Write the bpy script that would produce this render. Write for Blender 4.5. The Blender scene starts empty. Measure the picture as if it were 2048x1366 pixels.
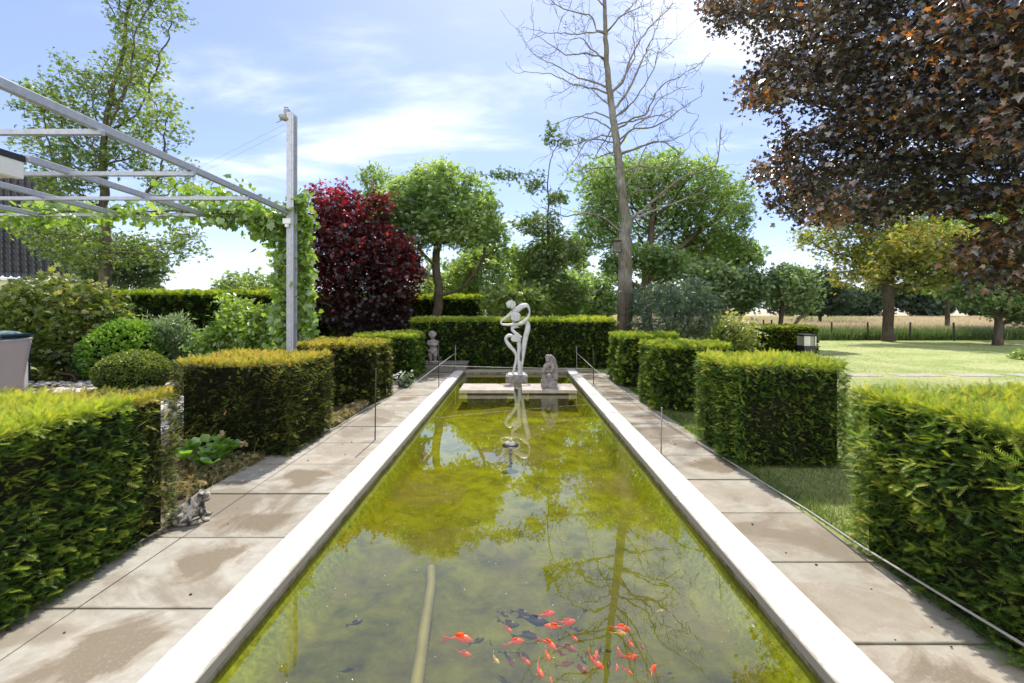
import bpy, math, random
import numpy as np
from mathutils import Vector, Matrix
R = math.radians
S = bpy.context.scene
COL = S.collection
F = 16 / 36 * 2048          # focal length in photo pixels
H = 1.6                     # eye height

# ------------------------------------------------------------------ camera, sky, sun, exposure
cam = bpy.data.cameras.new('camera'); camo = bpy.data.objects.new('camera', cam); COL.objects.link(camo)
camo.location = (0, 0, H); camo.rotation_euler = (R(90), 0, 0)
cam.lens = 16; cam.sensor_width = 36; cam.shift_x = -7 / 2048; cam.shift_y = -61 / 2048
cam.clip_start = 0.05; cam.clip_end = 3000
S.camera = camo
S.view_settings.view_transform = 'Standard'; S.view_settings.look = 'None'
S.view_settings.exposure = 0.85; S.view_settings.gamma = 1
SUN_EL, SUN_AZ = 53, 1.5

class NT:
    def __init__(s, tree): s.t = tree; tree.nodes.clear()
    def n(s, typ, props=None, **ins):
        nd = s.t.nodes.new(typ)
        for k, v in (props or {}).items(): setattr(nd, k, v)
        for k, v in ins.items():
            if k[0] == 'i' and k[1:].isdigit(): sock = nd.inputs[int(k[1:])]
            else: sock = nd.inputs[k.replace('_', ' ')]
            if isinstance(v, bpy.types.NodeSocket): s.t.links.new(v, sock)
            elif isinstance(v, bpy.types.Node): s.t.links.new(v.outputs[0], sock)
            else:
                if hasattr(sock.default_value, '__len__') and hasattr(v, '__len__') and len(sock.default_value) == 4 and len(v) == 3: v = (*v, 1)
                sock.default_value = v
        return nd
    def m(s, op, a, b=0.0, c=0.0, clamp=False):
        nd = s.n('ShaderNodeMath', {'operation': op, 'use_clamp': clamp}, i0=a, i1=b, i2=c); return nd.outputs[0]
    def ramp(s, fac, stops, interp='LINEAR'):
        nd = s.n('ShaderNodeValToRGB', i0=fac); cr = nd.color_ramp; cr.interpolation = interp
        while len(cr.elements) < len(stops): cr.elements.new(0.5)
        for e, (p, c) in zip(cr.elements, stops):
            e.position = p; e.color = (*c, 1) if len(c) == 3 else c
        return nd.outputs[0]
    def mix(s, fac, a, b, blend='MIX'):
        nd = s.n('ShaderNodeMix', {'data_type': 'RGBA', 'blend_type': blend}); 
        for i, v in ((0, fac), (6, a), (7, b)):
            if isinstance(v, bpy.types.NodeSocket): s.t.links.new(v, nd.inputs[i])
            else: nd.inputs[i].default_value = v if i == 0 else ((*v, 1) if len(v) == 3 else v)
        return nd.outputs[2]
    def noise(s, vec, scale, detail=4, rough=.5, dist=0.0):
        return s.n('ShaderNodeTexNoise', Vector=vec, Scale=scale, Detail=detail, Roughness=rough, Distortion=dist).outputs[0]
    def sm(s, v, a, b):
        nd = s.n('ShaderNodeMapRange', {'interpolation_type': 'SMOOTHSTEP'}, Value=v); 
        nd.inputs[1].default_value = a; nd.inputs[2].default_value = b
        return nd.outputs[0]

world = bpy.data.worlds.new('World'); S.world = world; world.use_nodes = True
W = NT(world.node_tree)
sky = W.n('ShaderNodeTexSky', {'sky_type': 'NISHITA', 'sun_disc': False, 'sun_elevation': R(SUN_EL), 'sun_rotation': R(SUN_AZ),
          'altitude': 50, 'air_density': 1.0, 'dust_density': 0.6, 'ozone_density': 3.0})
tc = W.n('ShaderNodeTexCoord')
sep = W.n('ShaderNodeSeparateXYZ', Vector=tc.outputs['Generated'])
zc = W.m('ADD', W.m('MAXIMUM', sep.outputs[2], 0.0), 0.16)
u = W.m('DIVIDE', sep.outputs[0], zc); v = W.m('DIVIDE', sep.outputs[1], zc)
CLOUD = (2.4, 6.1)
uv = W.n('ShaderNodeCombineXYZ', X=W.m('ADD', u, CLOUD[0]), Y=W.m('ADD', v, CLOUD[1]), Z=0.35)
rot = W.n('ShaderNodeMapping', Vector=uv, Rotation=(0, 0, R(-32)), Scale=(0.75, 1.7, 1))
n1 = W.noise(rot, 1.15, 9, .56, .35)
n2 = W.noise(uv, .55, 3, .5, .2)
low = W.sm(sep.outputs[2], 0.42, 0.0)
dens = W.m('ADD', W.m('ADD', n1, W.m('MULTIPLY', W.m('SUBTRACT', n2, .5), .55)), W.m('MULTIPLY', low, .09))
cl = W.m('POWER', W.sm(dens, .53, .92), 1.1)
hz = W.sm(sep.outputs[2], 0.2, -0.02)
back = W.sm(sep.outputs[1], .05, -.7)      # unseen bright cloud bank, added behind the camera as frontal fill light
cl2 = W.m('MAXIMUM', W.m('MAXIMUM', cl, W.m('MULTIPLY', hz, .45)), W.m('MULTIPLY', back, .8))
cloudcol = W.n('ShaderNodeMix', {'data_type': 'RGBA'})
skyc = W.mix(.22, W.mix(1.0, sky.outputs[0], (.58, .59, .72), 'MULTIPLY'), (3.4, 3.7, 4.5))
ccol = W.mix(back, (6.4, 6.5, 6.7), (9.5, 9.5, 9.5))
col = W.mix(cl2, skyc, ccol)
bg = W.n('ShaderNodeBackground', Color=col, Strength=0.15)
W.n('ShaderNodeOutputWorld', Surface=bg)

sl = bpy.data.lights.new('sun', 'SUN'); sl.energy = 3.9; sl.angle = R(0.55); sl.color = (1.0, 0.95, 0.86)
so = bpy.data.objects.new('sun', sl); COL.objects.link(so)
so.rotation_euler = (R(-(90 - SUN_EL)), 0, R(-SUN_AZ)); so.location = (0, 20, 30)

# ------------------------------------------------------------------ helpers
def P(px, py, d): return np.array(((px - 1031) / F * d, d, H - (py - 622) / F * d))
def G(px, py, z=0.0): return P(px, py, (H - z) * F / (py - 622))
def tag(o, label=None, cat=None, group=None, kind=None):
    if label: o['label'] = label
    if cat: o['category'] = cat
    if group: o['group'] = group
    if kind: o['kind'] = kind
    return o
def thing(name, label, cat, loc=(0, 0, 0), group=None):
    o = bpy.data.objects.new(name, None); COL.objects.link(o); o.location = loc; o.empty_display_size = .1
    return tag(o, label, cat, group)
def link(name, me, mat, parent=None):
    o = bpy.data.objects.new(name, me); COL.objects.link(o)
    for m in (mat if isinstance(mat, (list, tuple)) else [mat]): me.materials.append(m)
    if parent is not None: o.parent = parent
    return o
def rloc(parent):
    v = np.zeros(3)
    while parent is not None: v += np.array(parent.location); parent = parent.parent
    return v
def mesh_np(name, V, Fc, mat, parent=None, tint=None, smooth=False, midx=None):
    V = np.asarray(V, float) - rloc(parent)
    me = bpy.data.meshes.new(name); Fc = np.asarray(Fc, np.int32); m, k = Fc.shape
    me.vertices.add(len(V)); me.vertices.foreach_set('co', V.astype(np.float32).ravel())
    me.loops.add(m * k); me.loops.foreach_set('vertex_index', Fc.ravel())
    me.polygons.add(m); me.polygons.foreach_set('loop_start', np.arange(0, m * k, k, dtype=np.int32))
    if smooth: me.polygons.foreach_set('use_smooth', np.ones(m, bool))
    if midx is not None: me.polygons.foreach_set('material_index', np.asarray(midx, np.int32))
    me.update(calc_edges=True)
    if tint is not None:
        a = me.attributes.new('tint', 'FLOAT', 'POINT'); a.data.foreach_set('value', np.asarray(tint, np.float32))
    return link(name, me, mat, parent)

class MB:      # collects boxes, tubes, lathes and sheets into one mesh
    def __init__(s): s.v = []; s.f = []
    def add(s, V, Fs):
        b = len(s.v); s.v += [tuple(map(float, p)) for p in V]; s.f += [tuple(b + i for i in f) for f in Fs]; return s
    def box(s, x0, x1, y0, y1, z0, z1, M=None):
        V = [(x, y, z) for z in (z0, z1) for y in (y0, y1) for x in (x0, x1)]
        if M is not None: V = [M @ Vector(p) for p in V]
        return s.add(V, [(0, 2, 3, 1), (4, 5, 7, 6), (0, 1, 5, 4), (2, 6, 7, 3), (1, 3, 7, 5), (0, 4, 6, 2)])
    def obox(s, c, ax, ay, az):     # oriented box, half axes
        c, ax, ay, az = map(np.asarray, (c, ax, ay, az))
        V = [c + i * ax + j * ay + k * az for k in (-1, 1) for j in (-1, 1) for i in (-1, 1)]
        return s.add(V, [(0, 2, 3, 1), (4, 5, 7, 6), (0, 1, 5, 4), (2, 6, 7, 3), (1, 3, 7, 5), (0, 4, 6, 2)])
    def tube(s, pts, rad, k=8, flat=None, cap=True):   # flat=(vector, ratio): squash along vector
        pts = [np.asarray(p, float) for p in pts]; n = len(pts)
        rad = rad if hasattr(rad, '__len__') else [rad] * n
        V = []; up = None
        for i, p in enumerate(pts):
            t = pts[min(i + 1, n - 1)] - pts[max(i - 1, 0)]; t = t / (np.linalg.norm(t) + 1e-9)
            if up is None:
                up = np.cross(t, (0.13, .98, .1)) if abs(t[1]) < .9 else np.cross(t, (0, 0, 1.))
            up = up - t * up.dot(t); up /= np.linalg.norm(up) + 1e-9
            w = np.cross(t, up)
            for j in range(k):
                a = 2 * math.pi * j / k; q = (up * math.cos(a) + w * math.sin(a)) * rad[i]
                if flat is not None:
                    fv = np.asarray(flat[0], float); q = q - fv * q.dot(fv) * (1 - flat[1] if np.isscalar(flat[1]) else 0)
                V.append(p + q)
        Fs = [(i * k + j, i * k + (j + 1) % k, (i + 1) * k + (j + 1) % k, (i + 1) * k + j) for i in range(n - 1) for j in range(k)]
        if cap: Fs += [tuple(range(k))[::-1], tuple(range((n - 1) * k, n * k))]
        return s.add(V, Fs)
    def ellip(s, c, r, n=12, m=8, M=None):
        V = []; 
        for i in range(m + 1):
            th = math.pi * i / m
            for j in range(n):
                ph = 2 * math.pi * j / n
                q = Vector((r[0] * math.sin(th) * math.cos(ph), r[1] * math.sin(th) * math.sin(ph), r[2] * math.cos(th)))
                if M is not None: q = M @ q
                V.append((c[0] + q[0], c[1] + q[1], c[2] + q[2]))
        return s.add(V, [(i * n + j, (i + 1) * n + j, (i + 1) * n + (j + 1) % n, i * n + (j + 1) % n) for i in range(m) for j in range(n)])
    def build(s, name, mat, parent=None, smooth=False, bevel=0, remesh=0):
        o0 = rloc(parent)
        me = bpy.data.meshes.new(name); me.from_pydata([tuple(np.array(p) - o0) for p in s.v], [], s.f); me.update()
        if smooth: me.polygons.foreach_set('use_smooth', np.ones(len(me.polygons), bool))
        o = link(name, me, mat, parent)
        if remesh:
            md = o.modifiers.new('r', 'REMESH'); md.mode = 'VOXEL'; md.voxel_size = remesh; md.use_smooth_shade = True
            sm = o.modifiers.new('s', 'SMOOTH'); sm.factor = .5; sm.iterations = 4
        if bevel:
            b = o.modifiers.new('b', 'BEVEL'); b.width = bevel; b.segments = 2; b.limit_method = 'ANGLE'
        return o

def unit(a): return a / (np.linalg.norm(a, axis=-1, keepdims=True) + 1e-9)
def wob(p, scale, seed, n=7):       # smooth 3-D pseudo noise in about [-1, 1]
    r = np.random.RandomState(seed); k = r.normal(size=(n, 3)); k = unit(k) * r.uniform(.6, 1.6, (n, 1)) * scale; ph = r.uniform(0, 6.28, n)
    return np.sin(p @ k.T + ph).sum(1) / math.sqrt(n) / .9

# leaf templates: x across, y along, z normal
def T(v, f): return np.array(v, float), np.array(f, int)
T_LEAF = T([(0, 0, 0), (.3, .45, .07), (0, 1, -.05), (-.3, .45, .07)], [(0, 1, 2), (0, 2, 3)])
T_NARROW = T([(0, 0, 0), (.13, .4, .04), (0, 1, -.1), (-.13, .4, .04)], [(0, 1, 2), (0, 2, 3)])
T_ROUND = T([(0, 0, 0), (.36, .25, .05), (.4, .65, .06), (0, 1, -.04), (-.4, .65, .06), (-.36, .25, .05)], [(0, 1, 2), (0, 2, 3), (0, 3, 4), (0, 4, 5)])
_mp = [(0, 0), (.12, .14), (.44, .06), (.34, .26), (.56, .5), (.28, .5), (.2, .6), (0, 1.0), (-.2, .6), (-.28, .5), (-.56, .5), (-.34, .26), (-.44, .06), (-.12, .14)]
T_MAPLE = T([(0, .32, .05)] + [(x, y, -.10 * abs(x) - .05 * y) for x, y in _mp], [(0, i + 1, (i + 1) % 14 + 1) for i in range(14)])
_vp = [(0, .08), (.3, 0), (.5, .22), (.4, .42), (.52, .6), (.26, .66), (0, 1), (-.26, .66), (-.52, .6), (-.4, .42), (-.5, .22), (-.3, 0)]
T_VINE = T([(0, .35, .06)] + [(x, y, -.12 * abs(x)) for x, y in _vp], [(0, i + 1, (i + 1) % 12 + 1) for i in range(12)])
_v = []; _f = []
for i in range(6):
    for sg in (-1, 1):
        y = .08 + .15 * i; b = len(_v); L = .27 * (1 - .06 * i)
        _v += [(0, y, 0), (0, y + .11, 0), (sg * L, y + .24, .05)]; _f.append((b, b + 1, b + 2))
_v += [(-.04, .9, 0), (.04, .9, 0), (0, 1.2, 0)]; _f.append((36, 37, 38))
T_YEW = T(_v, _f)
_v = []; _f = []
for i in range(3):
    for sg in (-1, 1):
        y = .05 + .3 * i; b = len(_v)
        _v += [(0, y, 0), (0, y + .2, 0), (sg * .42, y + .3, .05)]; _f.append((b, b + 1, b + 2))
_v += [(-.07, .8, 0), (.07, .8, 0), (0, 1.2, 0)]; _f.append((18, 19, 20))
T_YEWS = T(_v, _f)
def _pinn(n, L, w):
    v = []; f = []
    for i in range(n):
        for sg in (-1, 1):
            y = .1 + .85 * i / n; b = len(v)
            v += [(0, y, 0), (sg * L * .55, y + .02, .02 + w * .2), (sg * L, y + .1, -.08), (sg * L * .5, y + w + .02, .02)]; f += [(b, b + 1, b + 2), (b, b + 2, b + 3)]
    b = len(v); v += [(0, .9, 0), (w * .6, 1.05, 0), (0, 1.25, -.05), (-w * .6, 1.05, 0)]; f += [(b, b + 1, b + 2), (b, b + 2, b + 3)]
    return T(v, f)
T_PINN = _pinn(4, .34, .15)
_v = []; _f = []
for k, a in enumerate((-70, -30, 5, 35, 75)):      # tuft of five leaves
    c, s_ = math.cos(R(a)), math.sin(R(a)); L = (.75, .95, 1.05, .9, .7)[k]; b = len(_v)
    for x, y, z in ((0, 0, 0), (.17, .45, .06), (0, 1, -.12), (-.17, .45, .06)):
        _v.append((x * c + y * L * s_, -x * s_ + y * L * c, z + .1 * (k % 2)))
    _f += [(b, b + 1, b + 2), (b, b + 2, b + 3)]
T_TUFT = T(_v, _f)
T_BLADE = T([(-.04, 0, 0), (.04, 0, 0), (.025, .55, .08), (0, 1, .3), (-.025, .55, .08)], [(0, 1, 2), (0, 2, 4), (4, 2, 3)])

def leaves(name, pos, dr, nr, size, tpl, mat, parent=None, tint=None, rng=None):
    tv, tf = tpl; n = len(pos); k = len(tv)
    dr = unit(dr); sd = unit(np.cross(dr, nr)); nr = np.cross(sd, dr)
    size = np.broadcast_to(np.asarray(size, float), (n,))[:, None, None]
    V = pos[:, None, :] + size * (tv[None, :, 0:1] * sd[:, None, :] + tv[None, :, 1:2] * dr[:, None, :] + tv[None, :, 2:3] * nr[:, None, :])
    Fc = tf[None] + (np.arange(n) * k)[:, None, None]
    t = np.repeat(tint if tint is not None else np.random.RandomState(1).rand(n), k)
    return mesh_np(name, V.reshape(-1, 3), Fc.reshape(-1, 3), mat, parent, t)

def colonize(trunk, A, step, kill, rng, up=.06, maxit=140):
    nodes = [np.asarray(p, float) for p in trunk]; par = [-1] + list(range(len(trunk) - 1))
    A = np.array(A); N = np.array(nodes)
    D = ((A[:, None] - N[None]) ** 2).sum(2); near = D.argmin(1); nd = D.min(1)
    kids = {}
    for it in range(maxit):
        if len(A) == 0: break
        d = unit(A - np.array(nodes)[near]); used, inv = np.unique(near, return_inverse=True)
        acc = np.zeros((len(used), 3)); np.add.at(acc, inv, d)
        acc = unit(acc) + rng.normal(size=acc.shape) * .16; acc[:, 2] += up; acc = unit(acc)
        order = np.argsort(-nd); first = np.zeros(len(used), int); first[inv[order]] = order      # nearest attractor of each growing node
        for q, u_ in enumerate(used):
            kids[u_] = kids.get(u_, 0) + 1
            if kids[u_] >= 3: acc[q] = d[first[q]]
        b = len(nodes); new = np.array([nodes[u] for u in used]) + acc * step
        for u_, p in zip(used, new): nodes.append(p); par.append(int(u_))
        D = ((A[:, None] - new[None]) ** 2).sum(2); j = D.argmin(1); dm = D[np.arange(len(A)), j]
        better = dm < nd; near = np.where(better, b + j, near); nd = np.where(better, dm, nd)
        keep = nd > kill * kill; A = A[keep]; near = near[keep]; nd = nd[keep]
    return np.array(nodes), np.array(par)

def radii(par, r0, rt, expo=1.9):
    n = len(par); w = np.zeros(n); cnt = np.zeros(n, int); nch = np.zeros(n, int)
    for i in range(n - 1, -1, -1):
        if w[i] == 0: w[i] = 1; cnt[i] = 1
        if par[i] >= 0: w[par[i]] += w[i]; cnt[par[i]] += cnt[i]; nch[par[i]] += 1
    r = w ** (1 / expo); r = r / r[0] * rt
    return np.maximum(r, r0), cnt, nch

def branch_mesh(name, N, par, r, mat, parent=None, k=6, minr=0):
    idx = np.array([i for i in range(len(par)) if par[i] >= 0 and r[i] >= minr]); p = par[idx]
    best = {}
    for i in idx:
        q = par[i]
        if q not in best or r[i] > r[best[q]]: best[q] = i
    main = np.array([best[par[i]] == i for i in idx])
    d = unit(N[idx] - N[p]); dpar = np.zeros_like(N); dpar[:] = (0, 0, 1); dpar[idx] = d
    d0 = np.where(main[:, None], dpar[p], d); r1 = r[idx]; r0_ = np.where(main, r[p], np.minimum(r[p] * .8, r1 * 1.25))
    a = np.arange(k) * 2 * math.pi / k
    def ring(c, dd, rr):
        ref = np.array((.13, .97, .05)); u_ = unit(np.cross(dd, ref)); w_ = np.cross(dd, u_)
        return c[:, None] + rr[:, None, None] * (np.cos(a)[None, :, None] * u_[:, None] + np.sin(a)[None, :, None] * w_[:, None])
    V = np.concatenate([ring(N[p], d0, r0_), ring(N[idx], d, r1)], 1).reshape(-1, 3)
    e = np.arange(len(idx))[:, None] * 2 * k; j = np.arange(k)[None]; j2 = (j + 1) % k
    Fc = np.stack([e + j, e + j2, e + k + j2, e + k + j], 2).reshape(-1, 4)
    return mesh_np(name, V, Fc, mat, parent, smooth=True)

def in_blobs(blobs, n, rng, seed, gap=0.0, gscale=1.0):
    out = []; vol = np.array([b[3] * b[4] * b[5] for b in blobs]); vol = vol / vol.sum()
    for b, w in zip(blobs, vol):
        m = int(n * w) + 3; q = unit(rng.normal(size=(m * 3, 3))) * (rng.rand(m * 3, 1) ** (1 / 2.6))
        p = np.array(b[:3]) + q * np.array(b[3:6])
        if gap: p = p[wob(p, gscale, seed) > gap - 1]
        out.append(p[:m])
    return np.concatenate(out)

def B(px, py, d, rx, ry, dr):       # crown ellipsoid from its place in the photo and its distance
    c = P(px, py, d); return (*c, rx / F * d, dr, ry / F * d)

def tree(name, label, base, fork, blobs, nat, rt, leafm, barkm, lsize, tpl=T_LEAF, per=10, spread=.22, seed=1, step=.3, kill=.4, gap=.6, gscale=1.2,
         group=None, cat='tree', up=.06, lean=(0, 0), droop=0.0, maxsub=4, r0=.006, flat=0.35, minz=None, extra=None, bshade=0.0, topt=0.0):
    rng = np.random.RandomState(seed); base = np.asarray(base, float)
    root = thing(name, label, cat, base, group)
    nseg = max(2, int(fork / step)); tr = [base + np.array((lean[0] * (i / nseg) ** 1.3 + .03 * math.sin(i * 1.3 + seed), lean[1] * i / nseg, fork * i / nseg)) for i in range(nseg + 1)]
    step *= .72; kill = step * .8; nat = int(nat * 1.7); spread *= .85
    A = in_blobs(blobs, nat, rng, seed, gap, gscale)
    if minz is not None: A = A[A[:, 2] > minz]
    N, par = colonize(tr, A, step, kill, rng, up)
    r, cnt, nch = radii(par, r0, rt)
    flare = np.exp(-(N[:, 2] - base[2]) / .25); r = r * (1 + .35 * np.clip(flare, 0, 1) * (np.arange(len(N)) < nseg + 1))
    branch_mesh('trunk', N, par, r, barkm, root, 6)
    tips = np.where((cnt <= maxsub + 3) & (np.arange(len(N)) > nseg))[0]
    idx = np.repeat(tips, int(per * 1.25)); n = len(idx)
    p = N[idx] + rng.normal(size=(n, 3)) * spread * np.array((1, 1, .8))
    out = unit(N[idx] - N[np.maximum(par[idx], 0)])
    dr = out * .6 + rng.normal(size=(n, 3)) * .55; dr[:, 2] -= droop
    nr = rng.normal(size=(n, 3)) * flat + np.array((0, 0, 1.)) if flat < .9 else rng.normal(size=(n, 3))
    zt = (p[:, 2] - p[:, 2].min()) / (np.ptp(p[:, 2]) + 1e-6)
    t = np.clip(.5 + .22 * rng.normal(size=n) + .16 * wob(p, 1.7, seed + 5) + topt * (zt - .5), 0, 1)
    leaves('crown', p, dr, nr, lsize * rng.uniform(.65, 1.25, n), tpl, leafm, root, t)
    return root

# ------------------------------------------------------------------ materials
def mat(name):
    m = bpy.data.materials.new(name); m.use_nodes = True; return m, NT(m.node_tree)
def out(t, sh, disp=None):
    o = t.n('ShaderNodeOutputMaterial', Surface=sh)
    return o
def objco(t): return t.n('ShaderNodeTexCoord').outputs['Object']
def geo(t): return t.n('ShaderNodeNewGeometry').outputs['Position']
def bump(t, h, s=.4, d=.02): return t.n('ShaderNodeBump', Height=h, Strength=s, Distance=d).outputs[0]
def leafmat(name, stops, trans=.45, tmul=(1.25, 1.2, .55), gloss=.05, rough=.38):
    m, t = mat(name); a = t.n('ShaderNodeAttribute', {'attribute_name': 'tint'})
    c = t.ramp(a.outputs['Fac'], stops)
    tcx = t.mix(1.0, c, tmul, 'MULTIPLY')
    df = t.n('ShaderNodeBsdfDiffuse', Color=c); tl = t.n('ShaderNodeBsdfTranslucent', Color=tcx)
    mx = t.n('ShaderNodeMixShader', i0=trans, i1=df, i2=tl)
    g = t.n('ShaderNodeBsdfGlossy', Color=(1, 1, 1), Roughness=rough)
    out(t, t.n('ShaderNodeMixShader', i0=gloss, i1=mx, i2=g)); return m
def plain(name, c, rough=.6, metal=0, var=.15, vscale=6, bs=.2, bscale=40, c2=None, spec=.5):
    m, t = mat(name); co = objco(t); n = t.noise(co, vscale, 5, .6)
    c2 = c2 or tuple(x * (1 - var * 2) for x in c)
    cc = t.ramp(n, [(.3, c2), (.7, c)])
    b = bump(t, t.noise(co, bscale, 4, .6), bs, .01)
    out(t, t.n('ShaderNodeBsdfPrincipled', Base_Color=cc, Roughness=rough, Metallic=metal, Normal=b, Specular_IOR_Level=spec)); return m

def barkmat(name, c1, c2, scale=6, base=None):
    m, t = mat(name); co = geo(t); mp = t.n('ShaderNodeMapping', Vector=co, Scale=(scale, scale, scale * .22))
    n = t.noise(mp, 3.0, 6, .65); n2 = t.noise(co, 1.3, 4)
    c = t.mix(t.sm(n2, .4, .65), t.ramp(n, [(.3, tuple(x * .45 for x in c1)), (.62, c1)]), t.ramp(n, [(.3, tuple(x * .5 for x in c2)), (.62, c2)]))
    if base:      # rough dark bark at the foot, smooth pale bark higher up
        hz_ = t.n('ShaderNodeSeparateXYZ', Vector=co).outputs[2]
        c = t.mix(t.sm(t.m('ADD', hz_, t.m('MULTIPLY', n2, 2.5)), 5.0, 2.4), c, t.ramp(n, [(.3, tuple(x * .35 for x in base)), (.65, base)]))
    out(t, t.n('ShaderNodeBsdfPrincipled', Base_Color=c, Roughness=.9, Normal=bump(t, n, .8, .03), Specular_IOR_Level=.2)); return m
bark_dark = barkmat('bark_dark', (.085, .065, .05), (.12, .10, .08))
bark_grey = barkmat('bark_grey', (.20, .17, .14), (.30, .28, .25))
bark_brown = barkmat('bark_brown', (.11, .085, .06), (.16, .14, .10))
bark_pale = barkmat('bark_pale', (.22, .195, .16), (.33, .32, .29), base=(.12, .09, .065))

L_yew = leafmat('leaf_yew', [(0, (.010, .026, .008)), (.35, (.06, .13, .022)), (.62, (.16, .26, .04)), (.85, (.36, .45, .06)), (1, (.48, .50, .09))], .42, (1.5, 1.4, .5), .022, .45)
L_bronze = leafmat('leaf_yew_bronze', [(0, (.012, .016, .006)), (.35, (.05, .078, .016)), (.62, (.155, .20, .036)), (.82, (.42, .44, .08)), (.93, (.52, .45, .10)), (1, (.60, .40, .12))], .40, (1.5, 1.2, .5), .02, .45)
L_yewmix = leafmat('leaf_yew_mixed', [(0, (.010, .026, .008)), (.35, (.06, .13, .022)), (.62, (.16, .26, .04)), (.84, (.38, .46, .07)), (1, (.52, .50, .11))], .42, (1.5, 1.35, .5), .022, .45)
L_box = leafmat('leaf_box', [(0, (.03, .06, .010)), (.5, (.11, .17, .03)), (1, (.30, .36, .07))], .35, (1.4, 1.3, .5), .03, .4)
L_box_bright = leafmat('leaf_box_bright', [(0, (.03, .10, .010)), (.5, (.13, .29, .03)), (1, (.32, .48, .07))], .35, (1.4, 1.3, .5), .03, .4)
L_green = leafmat('leaf_green', [(0, (.06, .13, .035)), (.5, (.18, .29, .10)), (1, (.36, .46, .21))], .55, (1.5, 1.5, .6), .06, .35)
L_lime = leafmat('leaf_lime', [(0, (.07, .13, .025)), (.5, (.18, .28, .06)), (1, (.33, .42, .13))], .55, (1.4, 1.35, .5), .06, .35)
L_ginkgo = leafmat('leaf_ginkgo', [(0, (.05, .10, .03)), (.5, (.11, .19, .06)), (1, (.2, .28, .1))], .5, (1.4, 1.35, .5), .05, .4)
L_blue = leafmat('leaf_bluegreen', [(0, (.015, .045, .028)), (.5, (.07, .13, .075)), (1, (.32, .40, .25))], .3, (1.2, 1.3, .7), .06, .35)
L_dark = leafmat('leaf_dark', [(0, (.02, .05, .018)), (.5, (.075, .13, .045)), (1, (.19, .27, .10))], .5, (1.5, 1.5, .6), .06, .35)
L_apple = leafmat('leaf_apple', [(0, (.04, .09, .035)), (.5, (.15, .24, .10)), (1, (.34, .43, .22))], .5, (1.3, 1.35, .6), .07, .35)
L_oak = leafmat('leaf_bronze_oak', [(0, (.14, .19, .04)), (.5, (.27, .35, .09)), (1, (.46, .36, .11))], .6, (1.4, 1.25, .45), .05, .4)
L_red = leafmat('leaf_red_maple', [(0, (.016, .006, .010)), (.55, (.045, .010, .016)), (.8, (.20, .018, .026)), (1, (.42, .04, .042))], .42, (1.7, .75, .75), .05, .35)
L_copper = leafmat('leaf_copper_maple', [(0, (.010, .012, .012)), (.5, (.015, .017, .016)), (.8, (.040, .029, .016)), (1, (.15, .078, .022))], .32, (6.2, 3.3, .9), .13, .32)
L_vine = leafmat('leaf_vine', [(0, (.07, .16, .025)), (.5, (.19, .33, .06)), (1, (.34, .46, .12))], .55, (1.45, 1.3, .4), .07, .35)
L_tall = leafmat('leaf_tall_tree', [(0, (.06, .12, .025)), (.5, (.15, .24, .06)), (1, (.32, .40, .15))], .55, (1.5, 1.4, .5), .06, .35)
L_phlox = leafmat('leaf_greygreen', [(0, (.06, .11, .05)), (.5, (.14, .22, .10)), (1, (.32, .40, .24))], .4, (1.3, 1.3, .7), .05, .4)
L_vari = leafmat('leaf_variegated', [(0, (.06, .12, .025)), (.5, (.20, .28, .065)), (.8, (.36, .40, .12)), (1, (.62, .56, .30))], .5, (1.3, 1.25, .55), .06, .35)
L_hell = leafmat('leaf_hellebore', [(0, (.08, .22, .03)), (.6, (.24, .42, .08)), (.8, (.36, .50, .12)), (1, (.55, .40, .14))], .5, (1.3, 1.3, .4), .09, .28)
L_dry = leafmat('leaf_dry', [(0, (.10, .13, .04)), (.4, (.24, .24, .10)), (.75, (.40, .30, .16)), (1, (.5, .42, .28))], .35, (1.2, 1.1, .7), .02, .5)
L_grass = leafmat('grass_blade', [(0, (.05, .11, .025)), (.6, (.17, .25, .065)), (1, (.42, .38, .19))], .5, (1.2, 1.25, .6), .03, .4)
L_meadow = leafmat('meadow_blade', [(0, (.10, .16, .05)), (.35, (.19, .25, .09)), (.6, (.42, .36, .24)), (1, (.55, .44, .34))], .4, (1.1, 1.1, .8), .02, .5)
L_white = leafmat('flower_white', [(0, (.6, .6, .55)), (1, (.8, .8, .78))], .3, (1, 1, 1), .02, .5)
L_far = leafmat('leaf_far_wood', [(0, (.02, .045, .03)), (.5, (.04, .075, .045)), (1, (.08, .12, .06))], .35, (1.4, 1.4, .7), .03, .5)
core_m = plain('hedge_core', (.018, .018, .010), .95, var=.3, bs=.9, bscale=30, spec=.1)
core_stem = plain('twig', (.07, .05, .035), .9, bs=.5)

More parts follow.
